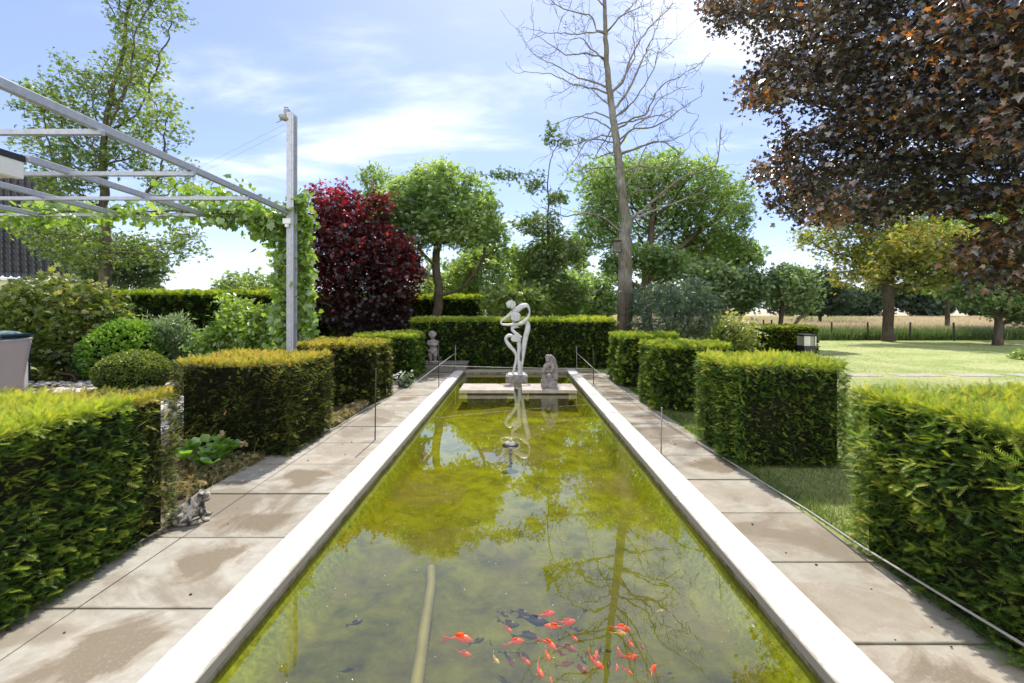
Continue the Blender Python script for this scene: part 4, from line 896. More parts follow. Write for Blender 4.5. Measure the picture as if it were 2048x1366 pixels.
def vine():
    rng = np.random.RandomState(141)
    root = thing('grape_vine', 'bright green grape vine climbing the steel post and trailing along the pergola bars', 'vine', (PX + .1, PD, 0))
    b = MB(); A = []
    def seg(p0, p1, n, sd): 
        t = rng.rand(n, 1); A.append(np.array(p0) * (1 - t) + np.array(p1) * t + rng.normal(size=(n, 3)) * np.array(sd))
    for k in range(3):
        pts = [np.array((PX + .14 * math.sin(i * 1.1 + k * 2) + .05, PD + .22 + .08 * math.cos(i * .9 + k), i * .3)) for i in range(13)]; b.tube(pts, [.03 - .0015 * i for i in range(13)], 6)
    xL = -11.5; z = PZ
    for k in range(2):
        pts = [np.array((PX - i * .5, PD + .07 * math.sin(i * 1.7 + k), z + .05 + .05 * math.cos(i * 1.3 + k * 2))) for i in range(15)]; b.tube(pts, [.022 - .001 * i for i in range(15)], 6)
    b.build('stem', core_stem, root, True)
    seg((PX - .28, PD + .24, .3), (PX - .28, PD + .22, z), 900, (.12, .10, .1)); seg((PX + .17, PD + .24, .2), (PX + .15, PD + .22, z + .1), 700, (.10, .07, .1))
    seg((PX + .1, PD + .1, z + .1), (PX + .22, PD + .1, z + .5), 90, (.07, .08, .05))
    seg((PX, PD + .05, z + .02), (PX - 1.6, PD + .05, z + .02), 420, (.1, .15, .13)); seg((PX - 1.6, PD + .1, z + .05), (-11, PD + .3, z + .10), 430, (.2, .3, .11))
    seg((PX - .9, PD + .2, z + .25), (PX - 2.6, PD + .5, z + .6), 260, (.2, .2, .18)); seg((-9.0, PD + .1, z - .12), (-11, PD, z - .12), 110, (.3, .2, .14)); seg((PX - .4, PD + .1, z - .35), (PX - .8, PD + .1, z - .1), 220, (.14, .1, .16))
    p = np.concatenate(A); n = len(p); d = rng.normal(size=(n, 3)) * .6; d[:, 2] -= .7; nr = rng.normal(size=(n, 3)) * .6 + np.array((0, -.6, .6))
    t = np.clip(rng.normal(.5, .22, n), 0, 1)
    leaves('foliage', p, d, nr, .145 * rng.uniform(.55, 1.25, n), T_VINE, L_vine, root, t)
vine()

# ------------------------------------------------------------------ houses
def far_house():
    A0 = np.array((-24.9, 22.0, 3.2)); e = np.array((.66, .75, 0)); up = np.array((-.75, .66, 0)); 
    root = thing('house', 'house with dark tiled roof and cream fascia behind the left trees', 'house', (A0[0], A0[1], 0))
    n_s, n_u = 420, 21; s0, s1 = -9.0, 3.75; pitch = .27; ch = .40
    V = []; Fc = []; ang = R(50)
    for cidx in range(n_u):
        for edge in (0, 1):
            h = (cidx + edge) * ch; 
            for i in range(n_s + 1):
                smax = s1 - .19 * h; s_ = s0 + (smax - s0) * i / n_s
                wv = .13 * (.5 + .5 * math.sin(2 * math.pi * s_ / pitch)) ** 4 + (.05 if edge == 0 else 0.0)
                p_ = A0 + e * s_ + up * (h * math.cos(ang)) + np.array((0, 0, h * math.sin(ang)))
                nrm = -up * math.sin(ang) + np.array((0, 0, math.cos(ang))); V.append(p_ + nrm * wv)
    row = n_s + 1
    for rI in range(2 * n_u - 1):
        for i in range(n_s): a = rI * row + i; Fc.append((a, a + 1, a + row + 1, a + row))
    roof = mesh_np('roof', np.array(V), Fc, M_tile, root)
    def wallbox(name, s_a, s_b, z0, z1, off, th, m):
        b = MB(); c = A0 + e * (s_a + s_b) / 2 - up * (off + th / 2); c[2] = (z0 + z1) / 2; b.obox(c, e * (s_b - s_a) / 2, up * th / 2, (0, 0, (z1 - z0) / 2)); return b.build(name, m, root)
    wallbox('gutter', -9, 3.85, 3.10, 3.20, .02, .12, M_whitep); wallbox('fascia', -9, 3.8, 2.62, 3.098, -.1, .1, M_cream); wallbox('wall', -9, 3.6, -.03, 2.7, -.5, .3, M_brick)
far_house()
def near_house():
    root = thing('house', 'flat roofed house corner with white eave above the pergola at the left edge', 'house', (-8.5, 3, 0))
    MB().box(-12, -6.33, -2, 5.88, 3.52, 3.60).build('roof', M_black, root); MB().box(-6.43, -6.34, -2, 5.87, 3.30, 3.518).build('fascia', M_whitep, root, bevel=.004)
    MB().box(-12, -6.435, -2, 5.86, 3.31, 3.335).build('soffit', M_cream, root); MB().box(-12, -6.85, -2, 5.6, -.03, 3.305).build('wall', M_brick, root)
    MB().box(-12, -6.45, 5.35, 5.45, 3.601, 3.85).build('roof_light', M_alu, root)
near_house()
def screen():
    root = thing('wooden_screen', 'dark horizontal plank screen behind the blue bin at the left edge', 'screen', (-14.4, 12.6, 0)); b = MB()
    for i in range(9): b.box(-16.4, -13.95, 12.6, 12.64, .02 + i * .2, .2 + i * .2)
    b.build('boards', M_wood, root, bevel=.006); 
    for xx in (-14.06, -15.3): MB().box(xx, xx + .1, 12.645, 12.72, -.03, 1.86).build('upright', M_wood, root)
screen()
def bin_():
    c = P(8, 676, 10.0); root = thing('plastic_bin', 'blue plastic bin with pale rumpled lid behind the wicker chair', 'bin', (c[0], 10.0, 0))
    x = c[0]; MB().box(x - .34, x + .28, 9.7, 10.3, 0, 1.04).build('body', M_lid, root, bevel=.03); MB().box(x - .37, x + .31, 9.67, 10.33, 1.042, 1.10).build('rim', M_lid, root, bevel=.015)
    b = MB(); b.ellip((x - .03, 10, 1.10), (.32, .29, .07), 18, 8); b.build('lid', M_lidtop, root, True)
bin_()
def chair():
    root = thing('wicker_chair', 'grey woven wicker chair seen from behind at the left edge', 'chair', (-8.98, 7.9, 0)); cx = -8.98
    # flared back as a curved sheet with thickness
    V = []; Fc = []; nu, nv = 14, 12
    for side in (0, 1):
        for j in range(nv + 1):
            v_ = j / nv; z = .10 + v_ * .97
            for i in range(nu + 1):
                u_ = i / nu * 2 - 1; wd = .31 + .145 * v_
                V.append((cx + u_ * wd, 7.72 - .10 * v_ + .10 * u_ * u_ + (.03 if side else 0), z + .035 * v_ * u_ * u_))
    w_ = nu + 1; off = w_ * (nv + 1)
    for j in range(nv):
        for i in range(nu): a = j * w_ + i; Fc += [(a, a + 1, a + w_ + 1, a + w_), (off + a, off + a + w_, off + a + w_ + 1, off + a + 1)]
    for j in range(nv): a = j * w_; Fc += [(a, a + w_, off + a + w_, off + a), (a + nu, off + a + nu, off + a + nu + w_, a + nu + w_)]
    for i in range(nu): a = nv * w_ + i; Fc.append((a, a + 1, off + a + 1, off + a))
    mesh_np('backrest', V, Fc, M_wicker, root, smooth=False)
    b = MB(); b.tube([(cx + (i / 14 * 2 - 1) * .457, 7.635 + .10 * (i / 14 * 2 - 1) ** 2, 1.075 + .035 * (i / 14 * 2 - 1) ** 2) for i in range(15)], .018, 8); b.build('top_rail', M_wicker, root, True)
    MB().box(cx - .31, cx + .31, 7.76, 8.3, .36, .45).build('seat', M_wicker, root, bevel=.03)
    for sx in (-1, 1):
        MB().box(cx + sx * .335 - .025, cx + sx * .335 + .025, 7.78, 8.3, .05, .66).build('armrest', M_wicker, root, bevel=.02)
        for y in (7.8, 8.25): MB().box(cx + sx * .29 - .02, cx + sx * .29 + .02, y - .02, y + .02, -.004, .36).build('leg', M_wicker, root)
    root.location = (-9.14, 8.0, 0); root.rotation_euler = (0, 0, R(42))
chair()

# ------------------------------------------------------------------ statues
def dancer():
    d = 10.8; c0 = P(1033, 757, d); root = thing('dancer_statue', 'abstract grey white steel dancer of curved plates on a stone base in the water', 'statue', (c0[0], d, 0))
    C = lambda cx, cy, o=0.: P(840 + cx / 5.689, 590 + cy / 5.689, d + o)
    u_ = d / F / 5.689
    def ribbon(name, pts, ws, th=.018, oy=0.):
        b = MB(); q = [C(*p_) for p_ in pts]; n = len(q); V = []
        # smooth the centre line, then give the plate width, thickness and a slight dish
        P2 = []; W2 = []
        for i in range(n - 1):
            p0, p1, p2, p3 = q[max(i - 1, 0)], q[i], q[i + 1], q[min(i + 2, n - 1)]
            for k in range(5):
                t = k / 5; P2.append(.5 * ((2 * p1) + (p2 - p0) * t + (2 * p0 - 5 * p1 + 4 * p2 - p3) * t * t + (3 * p1 - p0 - 3 * p2 + p3) * t ** 3)); W2.append((ws[i] * (1 - t) + ws[i + 1] * t) * u_ * .53)
        P2.append(q[-1]); W2.append(ws[-1] * u_ * .53); m_ = len(P2)
        for i, p_ in enumerate(P2):
            t = P2[min(i + 1, m_ - 1)] - P2[max(i - 1, 0)]; t = unit(t); s_ = unit(np.cross(t, (0, 1., 0))); nn = unit(np.cross(s_, t))
            for a_, b_ in ((-1, 0), (-.55, -1), (0, -1.35), (.55, -1), (1, 0), (.55, 1), (0, 1.35), (-.55, 1)): V.append(p_ + s_ * a_ * W2[i] + nn * b_ * min(th, W2[i] * .8) + np.array((0, oy, 0)))
        k = 8; Fs = [(i * k + j, i * k + (j + 1) % k, (i + 1) * k + (j + 1) % k, (i + 1) * k + j) for i in range(m_ - 1) for j in range(k)] + [tuple(range(k))[::-1], tuple(range((m_ - 1) * k, m_ * k))]
        b.add(V, Fs); return b.build(name, M_statue, root, True)
    def plate(name, pts, th=.012, oy=0., ang=0.):
        b = MB(); q = [C(*p_) for p_ in pts]; n = len(q); cen = sum(q) / n; Rm = np.array(Matrix.Rotation(R(ang), 3, 'Z'))
        V = [cen + Rm @ (p_ - cen) + np.array((0, oy, 0)) + Rm @ np.array((0, s_ * th, 0)) for s_ in (-1, 1) for p_ in q]
        b.add(V, [tuple(range(n))[::-1], tuple(range(n, 2 * n))] + [(i, (i + 1) % n, n + (i + 1) % n, n + i) for i in range(n)]); return b.build(name, M_statue, root, bevel=.004)
    b = MB()
    b.ellip(C(1030, 108), (52 * u_, .10, 42 * u_), 16, 10, Matrix.Rotation(R(-20), 3, 'Y')); b.build('head', M_statue, root, True)
    plate('head_plate', [(975, 95), (1000, 70), (1040, 58), (1078, 75), (1092, 105), (1080, 135), (1045, 140), (1040, 100), (1010, 140)], oy=-.06)
    plate('head_plate', [(1035, 55), (1055, 60), (1060, 150), (1040, 155)], th=.05, oy=-.06)
    ribbon('neck', [(1062, 120), (1068, 160), (1075, 200)], [26, 34, 70], .02)
    ribbon('arm', [(1060, 185), (1110, 165), (1160, 130), (1210, 120), (1238, 150), (1246, 200), (1228, 255), (1190, 300), (1150, 325), (1120, 332)], [52, 66, 60, 46, 22, 18, 30, 44, 40, 26], .016, -.02)
    ribbon('arm', [(1055, 195), (1010, 235), (955, 275), (925, 300), (925, 325), (960, 338), (1040, 338), (1110, 330), (1160, 320)], [48, 36, 26, 20, 20, 24, 30, 34, 30], .014, -.03)
    b = MB(); b.ellip(C(1086, 245), (58 * u_, .07, 56 * u_), 20, 12); b.build('torso', M_statue, root, True)
    plate('chest_plate', [(1030, 215), (1060, 200), (1110, 205), (1140, 240), (1130, 285), (1085, 300), (1040, 275)], oy=-.085)
    plate('chest_plate', [(1078, 205), (1092, 205), (1096, 300), (1080, 300)], th=.04, oy=-.10)
    ribbon('waist', [(1092, 330), (1060, 362), (1050, 395), (1075, 425), (1110, 455), (1150, 490)], [110, 52, 34, 34, 40, 36], .022)
    b = MB(); V = [C(1075, 440, -.02), C(1110, 445, .03)] ; 
    plate('skirt', [(1050, 460), (1085, 440), (1115, 450), (1158, 515), (1110, 530), (1050, 526), (1028, 500)], .012, -.07, 20); plate('skirt', [(1060, 455), (1100, 445), (1150, 512), (1090, 532), (1040, 520)], .012, .05, -25)
    ribbon('leg', [(1065, 470), (1010, 462), (978, 490), (985, 530), (1020, 580), (1065, 630), (1092, 680), (1094, 740), (1078, 810), (1060, 880), (1030, 898), (988, 902)], [34, 40, 34, 36, 44, 36, 28, 32, 30, 24, 20, 8], .02, -.03)
    ribbon('leg', [(1120, 520), (1128, 600), (1122, 680), (1120, 745), (1132, 800), (1132, 870), (1120, 905)], [44, 46, 36, 44, 48, 36, 50], .03)
    ribbon('back_plate', [(1190, 310), (1222, 330), (1225, 390), (1205, 470), (1190, 540), (1180, 620), (1172, 720), (1160, 820), (1158, 885), (1200, 890)], [30, 56, 60, 56, 58, 50, 30, 22, 22, 10], .016, .04)
    # base
    b = MB(); x0, x1 = C(975, 0)[0], C(1225, 0)[0]; zt = C(0, 908)[2]
    b.box(x0, x1, d - .2, d + .26, -.47, zt); b.build('base', M_stone, root, bevel=.03)
    b = MB(); b.box(x0 + .06, x1 - .06, d - .14, d + .2, zt + .001, zt + .03); b.build('foot_plate', M_statue, root, bevel=.01)
dancer()

def blobs(name, parts, m, root, vox):
    b = MB()
    for p_ in parts:
        if p_[0] == 'e': b.ellip(p_[1], p_[2], 14, 10, p_[3] if len(p_) > 3 else None)
        elif p_[0] == 't': b.tube(p_[1], p_[2], 10)
        elif p_[0] == 'b': b.box(*p_[1])
    return b.build(name, m, root, True, remesh=vox)
def mother():
    d = 9.36; c = P(1098, 778, d); X = c[0]; z0 = .036
    root = thing('mother_statue', 'weathered stone mother bending over her child on the right pool slab', 'statue', (X, d, z0)); s_ = d / F / 5.689
    Q = lambda cx, cy, o=0.: (X + (cx - 1466) * s_, d + o, z0 + (1068 - cy) * s_)
    E = lambda cx, cy, rx, ry, o=0., dr=None: ('e', Q(cx, cy, o), (rx * s_, (dr or rx) * s_, ry * s_))
    blobs('figure', [E(1452, 728, 34, 34, -.01), E(1452, 765, 26, 24, -.03), E(1478, 735, 36, 36, .02), ('t', [Q(1470, 715, .03), Q(1505, 760, .04), Q(1528, 840, .04), Q(1540, 920, .03), Q(1530, 990, 0)], [30 * s_, 42 * s_, 40 * s_, 38 * s_, 40 * s_]),
                     ('t', [Q(1500, 790), Q(1460, 810, -.02), Q(1425, 830, -.04), Q(1402, 880, -.05), Q(1402, 950, -.04), Q(1412, 1000, -.02)], [30 * s_, 34 * s_, 26 * s_, 24 * s_, 24 * s_, 28 * s_]),
                     ('t', [Q(1520, 800, -.03), Q(1505, 860, -.06), Q(1482, 890, -.07)], [28 * s_, 22 * s_, 16 * s_]), E(1505, 860, 26, 34, -.03), E(1470, 1000, 80, 34, 0, 55)], M_stone, root, .007)
    blobs('child', [E(1464, 945, 36, 34, -.05), E(1464, 990, 40, 30, -.04), ('t', [Q(1440, 985, -.06), Q(1410, 960, -.05)], [14 * s_, 12 * s_])], M_stone, root, .007)
    b = MB(); b.box(*[Q(1378, 0)[0], Q(1556, 0)[0]], d - .15, d + .15, z0, Q(0, 990)[2]); b.build('base', M_stone, root, bevel=.015)
mother()
def cherub():
    d = 12.1; X = P(866, 726, d)[0]; z0 = .23
    pl = thing('stone_block', 'low dark concrete block under the cherub at the end of the left path', 'block', ((850 + 930) / 2 / F * 0 - 1.98, 12.2, 0))
    MB().box(-2.52, -1.30, 11.95, 12.55, -.03, .20).build('block', M_plinth, pl, bevel=.02); MB().box(-2.55, -1.27, 11.92, 12.58, .201, .23).build('cap', M_plinth, pl, bevel=.01)
    root = thing('cherub_statue', 'weathered stone cherub with folded arms standing half behind the far left cube', 'statue', (X, d, z0)); s_ = .82 / 62 
    Q = lambda x, y, o=0.: (X + x * s_, d + o, z0 + y * s_)
    E = lambda x, y, rx, ry, o=0., dr=None: ('e', Q(x, y, o), (rx * s_, (dr or rx) * s_, ry * s_))
    blobs('figure', [E(-1, 54.5, 6.4, 7, -.01), E(-1.5, 59, 7, 5.2, .02), E(-7, 57, 2.6, 3.2, 0), E(5, 57, 2.6, 3.2, 0), E(-1, 60.5, 4, 3.4, -.04), E(-1, 53, 1.3, 1.6, -.09), E(-3.6, 53, 2.2, 2.2, -.055), E(1.8, 53, 2.2, 2.2, -.055), ('t', [Q(-1, 49), Q(0, 45)], [2.6 * s_, 3 * s_]), E(0, 41, 8.2, 6.5, 0, 6), E(0, 33, 7.4, 7, 0, 6.3), E(.5, 26, 8.2, 6, 0, 7),
                     ('t', [Q(-8, 44), Q(-9.5, 38, -.02), Q(-6, 35.5, -.08), Q(2, 38, -.1)], [3 * s_, 2.8 * s_, 2.5 * s_, 2 * s_]), ('t', [Q(8, 44), Q(9.5, 38, -.02), Q(5, 35, -.08), Q(-3, 37, -.11)], [3 * s_, 2.8 * s_, 2.5 * s_, 2 * s_]),
                     ('t', [Q(-4, 24), Q(-5, 14, -.03), Q(-4.2, 8, -.01), Q(-4.5, 1.5)], [5 * s_, 4.3 * s_, 3.2 * s_, 2.8 * s_]), ('t', [Q(4.5, 24), Q(5.2, 14, -.04), Q(4, 8), Q(4.5, 1.5)], [5 * s_, 4.2 * s_, 3.2 * s_, 2.8 * s_]),
                     E(-5, 1.4, 3, 1.6, -.03, 4.5), E(5, 1.4, 3, 1.6, -.03, 4.5), ('t', [Q(-9, 25, -.03), Q(0, 20, -.09), Q(8, 27, -.05)], [2.4 * s_, 3 * s_, 2.4 * s_])], M_stone, root, .012)
    b = MB(); r2 = random.Random(2)
    for k, (px, py) in enumerate(((851, 727), (866, 727), (873, 727))):
        q = P(px, py, 11.98); o = MB().ellip((q[0], 12.02, .255), (.06 + .01 * k, .05, .03), 9, 6).build('stone', M_pebble, None, True); tag(o, ('pale stone lying left of the cherub feet', 'pale stone lying in front of the cherub feet', 'pale stone lying right of the cherub feet')[k], 'stone', 'stones at the cherub feet')
cherub()
def frog():
    c = G(388, 1040, 0); root = thing('frog_statue', 'mottled stone frog sitting on the edge of the left path', 'statue', c)
    a = R(28); ca, sa = math.cos(a), math.sin(a); s_ = .128
    def Q(f, l, z): return (c[0] + (f * ca - l * sa) * s_, c[1] + (f * sa + l * ca) * s_, z * s_)
    Rz = Matrix.Rotation(a, 3, 'Z')
    def E(f, l, z, rf, rl, rz, pitch=0): return ('e', Q(f, l, z), (rf * s_, rl * s_, rz * s_), Rz @ Matrix.Rotation(R(pitch), 3, 'Y'))
    P_ = [E(-.25, 0, .62, .95, .62, .52, -38), E(-.5, 0, .42, .6, .62, .42), E(.38, 0, 1.32, .48, .46, .32, -12), E(.62, 0, 1.22, .26, .36, .2), E(.05, 0, .95, .5, .5, .5, -45)]
    for l in (-1, 1):
        P_ += [E(.32, l * .30, 1.55, .15, .13, .15), E(-.5, l * .6, .36, .52, .22, .36, -15), E(-.1, l * .74, .14, .46, .15, .13), ('t', [Q(.25, l * .38, .85), Q(.40, l * .45, .45), Q(.52, l * .42, .12)], [.17 * s_, .14 * s_, .12 * s_]), E(.66, l * .46, .08, .25, .15, .08)]
    body = blobs('body', P_, M_frog, root, .006)
    for l in (-1, 1): MB().ellip(Q(.42, l * .405, 1.57), (.05 * s_,) * 3, 8, 6).build('eye', M_black, body, True)
frog()

# ------------------------------------------------------------------ stakes, ropes
def stake(px, top, foot, m, label, d=None, r=.009):
    if d is None: q = G(px, foot, 0)
    else: q = P(px, foot, d); q[2] = 0
    zt = H - (top - 622) / F * q[1]
    root = thing('metal_stake', label, 'stake', q, 'stakes holding the rope round the pool')
    lx = .015 * math.sin(px)
    rod = MB().tube([q + (0, 0, -.05), q + (lx, 0, zt)], r, 6).build('rod', m, root, True)
    MB().ellip(q + (lx, 0, zt), (r * 1.7, r * 1.7, r * 1.5), 8, 6).build('tip', m, rod, True)
    return q + np.array((lx, 0, zt))
stake(878, 686, 780, M_iron, 'dark thin stake beside the cherub that carries the rope knot'); stake(911, 691, 0, M_rod, 'pale thin stake at the far left corner of the pool', 11.75)
stake(1154, 693, 0, M_rod, 'pale thin stake at the far right corner of the pool', 11.7); stake(1187, 698, 768, M_iron, 'dark thin stake with the rope knot by the far right cube')
stake(750, 738, 880, M_iron, 'rusty thin stake by the third cube on the left path', None, .008); stake(1322, 816, 906, M_rod, 'grey thin stake at the edge of the right path', None, .007)
def rope(pts, label, r=.006, sag=.0):
    b = MB(); q = []
    for i in range(len(pts) - 1):
        for k in range(8):
            t = k / 8; p_ = np.array(pts[i]) * (1 - t) + np.array(pts[i + 1]) * t; p_[2] -= sag * 4 * t * (1 - t); q.append(p_)
    q.append(np.array(pts[-1])); b.tube(q, r, 6); tag(b.build('rope', M_rope, None, True), label, 'rope', 'ropes strung round the pool')
kL = P(877, 731, 9.33); kR = P(1187, 737, 9.98)
rope([kL, kR], 'pale rope stretched across the far end of the pool between two stakes', .006, .015)
rope([P(911, 706, 11.75), kL, P(815, 778, 8.4), np.array((-2.42, 7.4, .02)), np.array((-2.45, 6.0, .012))], 'pale rope running down along the left path past the cherub')
rope([P(1154, 706, 11.7), kR, G(1240, 778, .10), G(1330, 842, .03), G(1430, 905, .03), G(1480, 936, .03), G(1612, 1018, .035), G(1722, 1092, .07), G(1850, 1170, .11), G(2048, 1290, .16), G(2300, 1440, .22)], 'grey rope running low along the right path in front of the cubes', .0065)

# ------------------------------------------------------------------ lawn furniture: lamp, fence posts, stepping stones
def lamp():
    c = P(1613, 705, 15.3); x = c[0]; y = 15.3; root = thing('garden_lamp', 'square black garden lamp post with aluminium head beside the low hedge', 'lamp', (x, y, -.03)); w_ = .20
    zt = H - (668 - 622) / F * y; zm = H - (691 - 622) / F * y
    MB().box(x - w_, x + w_, y - w_, y + w_, -.03, zm).build('post', M_black, root, bevel=.01)
    MB().box(x - w_ + .03, x + w_ - .03, y - w_ + .03, y + w_ - .03, zm + .001, zt - .07).build('lamp_glass', M_lamp, root)
    for sx in (-1, 1):
        for sy in (-1, 1): MB().box(x + sx * (w_ - .02) - .02, x + sx * (w_ - .02) + .02, y + sy * (w_ - .02) - .02, y + sy * (w_ - .02) + .02, zm + .002, zt - .068).build('head_frame', M_alu, root)
    MB().box(x - w_ + .001, x - w_ + .20, y - w_ + .003, y - w_ + .024, zm + .003, zt - .07).build('side_panel', M_alu, root); MB().box(x - w_ - .005, x + w_ + .005, y - w_ - .005, y + w_ + .005, zt - .066, zt).build('cap', M_black, root, bevel=.008)
lamp()
for k, (px, d) in enumerate(((1527, 26.2), (1543, 25.6), (1594, 25.6), (1663, 25.4), (1736, 25.2), (1820, 25), (1908, 24.8), (2006, 24.4))):
    q = P(px, 622, d); q[2] = 0; h = .98 if k > 1 else 1.1
    lab = ['leftmost meadow fence post behind the fruit tree', 'meadow fence post just left of the fruit tree trunk', 'short meadow fence post right of the leaning limb', 'meadow fence post just right of the garden lamp', 'meadow fence post left of the bronze tree trunk',
           'meadow fence post right of the bronze tree trunk', 'meadow fence post midway between the bronze tree and the far apple tree', 'meadow fence post beside the far apple tree trunk'][k]
    root = thing('fence_post', lab, 'fence post', q, 'posts of the meadow fence'); j = .03 * math.sin(k * 3)
    b = MB(); b.tube([q + (0, 0, -.1), q + (j, 0, h - .03), q + (j, 0, h)], [.05, .045, .036], 8); b.build('post', M_post, root)
for k, (a_, c_) in enumerate(((8.3, 9.15), (9.6, 10.7), (11.1, 12.2), (12.6, 13.8))):
    o = MB().box(a_, c_, 11.3, 11.8, -.06, -.018).build('stepping_stone', M_slab, bevel=.01); tag(o, ('first stepping stone in the lawn, half hidden by the second right cube', 'second stepping stone in the lawn, counted from the second right cube', 'third stepping stone in the lawn above the orange topped cube', 'last stepping stone in the lawn before the right edge')[k], 'stepping stone', 'stepping stones in the lawn')

# ------------------------------------------------------------------ in the water
def fountain():
    c = G(1021, 890, -.05); root = thing('fountain_head', 'small pale fountain nozzle breaking the water in mid pool', 'fountain', (c[0], c[1], -.05)); x, y = c[0], c[1]
    b = MB(); b.tube([(x, y, -.32), (x, y, -.06)], .02, 12); b.build('riser', M_soil, root, True)
    b = MB(); b.ellip((x, y, -.055), (.105, .09, .035), 16, 8); b.build('float', M_black, root, True); b = MB(); b.ellip((x - .01, y, -.03), (.07, .06, .03), 14, 8); b.tube([(x, y, -.02), (x, y, .02)], .018, 10); b.build('nozzle', M_slab, root, True)
fountain()
def hose():
    b = MB(); pts = [G(828, 1400, -.215), G(838, 1340, -.22), G(847, 1270, -.23), G(856, 1215, -.245), G(862, 1170, -.27), G(862, 1135, -.31)]; q = []; rs = []
    for i in range(len(pts) - 1):
        for k in range(14): t = k / 14; q.append(pts[i] * (1 - t) + pts[i + 1] * t); rs.append(.031 + .004 * (len(q) % 2))
    b.tube(q, rs, 10); tag(b.build('corrugated_hose', M_hose, None, True), 'tan corrugated hose curving along the bottom of the pool', 'hose')
hose()
def fish_mesh(bend):
    V = []; Fs = []; n, k = 13, 10
    prof = [.02, .07, .105, .125, .135, .135, .125, .108, .088, .066, .045, .030, .022]
    def ctr(t): return np.array((.5 - t, bend * (t - .3) ** 2 * (1 if t > .3 else .3), 0))
    for i in range(n):
        t = i / (n - 1) * .80; c = ctr(t); hgt = prof[i] * .95; wd = prof[i] * .74
        for j in range(k): a = 2 * math.pi * j / k; V.append(c + (0, wd * math.cos(a), hgt * math.sin(a)))
    Fs += [(i * k + j, i * k + (j + 1) % k, (i + 1) * k + (j + 1) % k, (i + 1) * k + j) for i in range(n - 1) for j in range(k)] + [tuple(range(k))[::-1], tuple(range((n - 1) * k, n * k))]
    def fin(pts):
        b = len(V); m_ = len(pts)
        for o_ in (-.004, .004): V.extend([np.array(p_) + (0, o_, 0) for p_ in pts])
        Fs.append(tuple(range(b, b + m_))); Fs.append(tuple(range(b + m_, b + 2 * m_))[::-1]); Fs.extend([(b + i, b + m_ + i, b + m_ + (i + 1) % m_, b + (i + 1) % m_) for i in range(m_)])
    c = ctr(.78); e1 = ctr(1.02); e2 = ctr(.92)
    fin([c + (0, 0, .02), e1 + (0, .05, .11), e2, e1 + (0, -.05, -.11), c - (0, 0, .02)])
    c3 = ctr(.3); c4 = ctr(.6); fin([c3 + (0, 0, .13), c3 + (-.05, 0, .21), c4 + (0, 0, .16), c4 + (0, 0, .07)])
    for sg in (-1, 1):
        q = ctr(.25) + np.array((0, sg * .07, -.05)); b = len(V); V.extend([q, q + np.array((-.13, sg * .10, -.02)), q + np.array((-.15, sg * .05, -.03)), q + np.array((-.04, 0, -.015))]); Fs.append((b, b + 1, b + 2, b + 3))
    me = bpy.data.meshes.new('fish'); me.from_pydata([tuple(v_) for v_ in V], [], Fs); me.update(); me.polygons.foreach_set('use_smooth', np.ones(len(me.polygons), bool)); return me
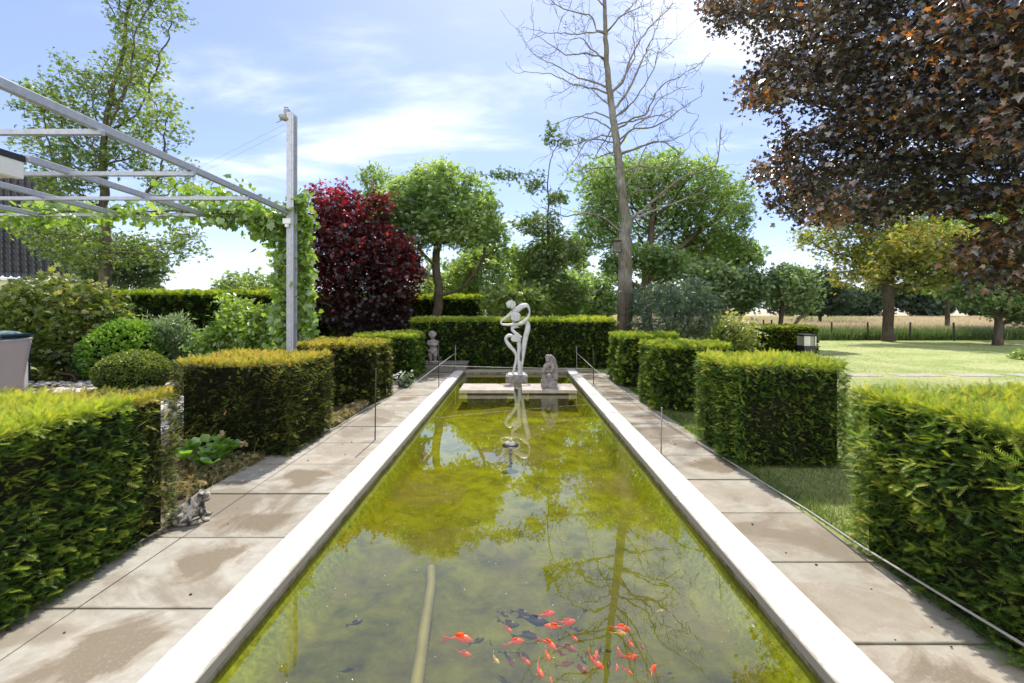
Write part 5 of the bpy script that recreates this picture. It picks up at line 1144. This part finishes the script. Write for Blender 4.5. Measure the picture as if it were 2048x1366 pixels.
FISH = """637 1100 130 -12 o|largest orange goldfish, alone at the left edge of the shoal
660 1192 82 -14 o|slim orange goldfish below the largest one at the left
918 1048 58 -35 o|small orange goldfish just below the dark brown pair
955 1125 100 5 o|orange goldfish swimming level in the left half of the shoal
1143 967 95 14 o|orange goldfish farthest from the camera, above the blue black fish tail
1262 1014 98 10 o|orange goldfish right of the blue black fish
1200 1040 100 172 o|orange goldfish tucked under the one right of the blue black fish
1023 1232 64 -38 o|orange goldfish heading down right in the lower left of the shoal
1100 1285 92 -60 o|long orange goldfish diving steeply near the lower middle
1160 1130 92 -42 o|thick orange goldfish in the centre of the shoal
1150 1195 72 -70 o|orange goldfish steeply below the thick central one
1305 1097 52 -45 o|tiny orange goldfish alone right of centre
1580 1040 92 -14 o|orange goldfish at the upper right of the shoal above a pale one
1637 1130 52 -65 o|short orange goldfish pointing down at the right side
1632 1217 92 6 o|plump orange goldfish swimming level at the right side
1575 1183 46 95 o|short orange goldfish seen end on left of the plump level one
1443 1210 62 75 o|orange goldfish pointing up beside the long diagonal one
1425 1240 104 -40 o|long diagonal orange goldfish in the lower right of the shoal
1765 1297 84 42 o|orange goldfish at the far lower right corner of the shoal
1620 1295 52 -35 o|small orange goldfish under the plump level one
1565 1280 42 80 o|tiny orange goldfish left of the small one at lower right
1175 1355 42 88 o|orange goldfish cut by the bottom edge of the photo
1700 1145 50 -60 r|faint reddish fish at the right fringe of the shoal
845 1225 64 -42 y|pale yellow fish at the lower left of the shoal
1570 1072 72 -12 y|pale yellow fish right under an orange one at upper right
1810 945 40 10 y|tiny pale fish far off by the right pool edge
1065 1005 150 -6 b|large blue black fish, biggest dark one of the shoal
1000 950 86 -22 d|dark brown fish above the blue black one
892 963 62 -25 d|small dark fish at the upper left of the shoal
920 1022 110 -6 d|long dark brown fish left of the blue black one
1025 1085 120 -10 d|long dark fish above the level orange one
740 1125 76 25 d|dark grey fish just right of the largest goldfish
820 1128 40 -50 d|tiny dark fish above the pale yellow one
910 1195 62 -40 d|dark fish right of the lower left yellow one
935 1240 62 -45 r|brown red fish left of the orange one heading down right
1225 1190 62 -15 r|brown red fish right of the centre
1270 1155 92 -25 r|dark red fish with a bright patch right of the central goldfish
1220 1095 50 -70 d|short dark fish above the centre
1460 1185 60 70 d|dark fish pointing up by the long diagonal goldfish
1365 950 52 35 d|small dark fish near the reflected trunk
1355 1225 62 -50 d|greenish dark fish left of the long diagonal goldfish
1320 1055 62 -5 d|faint dark fish below the upper orange pair
1500 1180 52 0 d|faint dark fish between the right hand goldfish
1250 1260 82 10 r|brown red fish low in the middle
1340 1280 92 -25 r|long brown red fish low in the middle right
1510 1270 72 60 d|dark fish beside the tiny orange one at lower right
25 1018 70 25 d|faint dark fish alone on the left half of the pool""".split('\n')
MF = {'o': M_fo, 'd': M_fd, 'y': M_fy, 'b': M_fb, 'r': M_fr}; GF = {'o': 'orange goldfish', 'd': 'dark fish', 'y': 'pale yellow fish', 'b': 'dark fish', 'r': 'brown red fish'}
fm = {}
for k in 'odybr':
    for j, bd in enumerate((-.5, .15, .55)):
        me = fish_mesh(bd); me.materials.append(MF[k]); fm[k, j] = me
for i, ln in enumerate(FISH):
    a_, lab = ln.split('|'); cx, cy, L, ang, k = a_.split(); cx, cy, L, ang = map(float, (cx, cy, L, ang))
    z = -.065 - .008 * (i % 3) if k in 'oyb' else -.10 - .02 * (i % 4)
    q = G(700 + cx / 2.926, 899 + cy / 2.926, z)
    ar = math.atan2(math.sin(R(ang)) * 1.35, math.cos(R(ang))); Lm = L / 2.926 * q[1] / F * (1 + .3 * abs(math.sin(R(ang))))
    o = bpy.data.objects.new('goldfish' if k in 'oy' else 'dark_fish', fm[k, i % 3]); COL.objects.link(o); o.location = q; o.rotation_euler = (0, 0, ar); s_ = Lm * 1.25; o.scale = (s_, s_, s_)
    tag(o, lab, 'fish', GF[k])
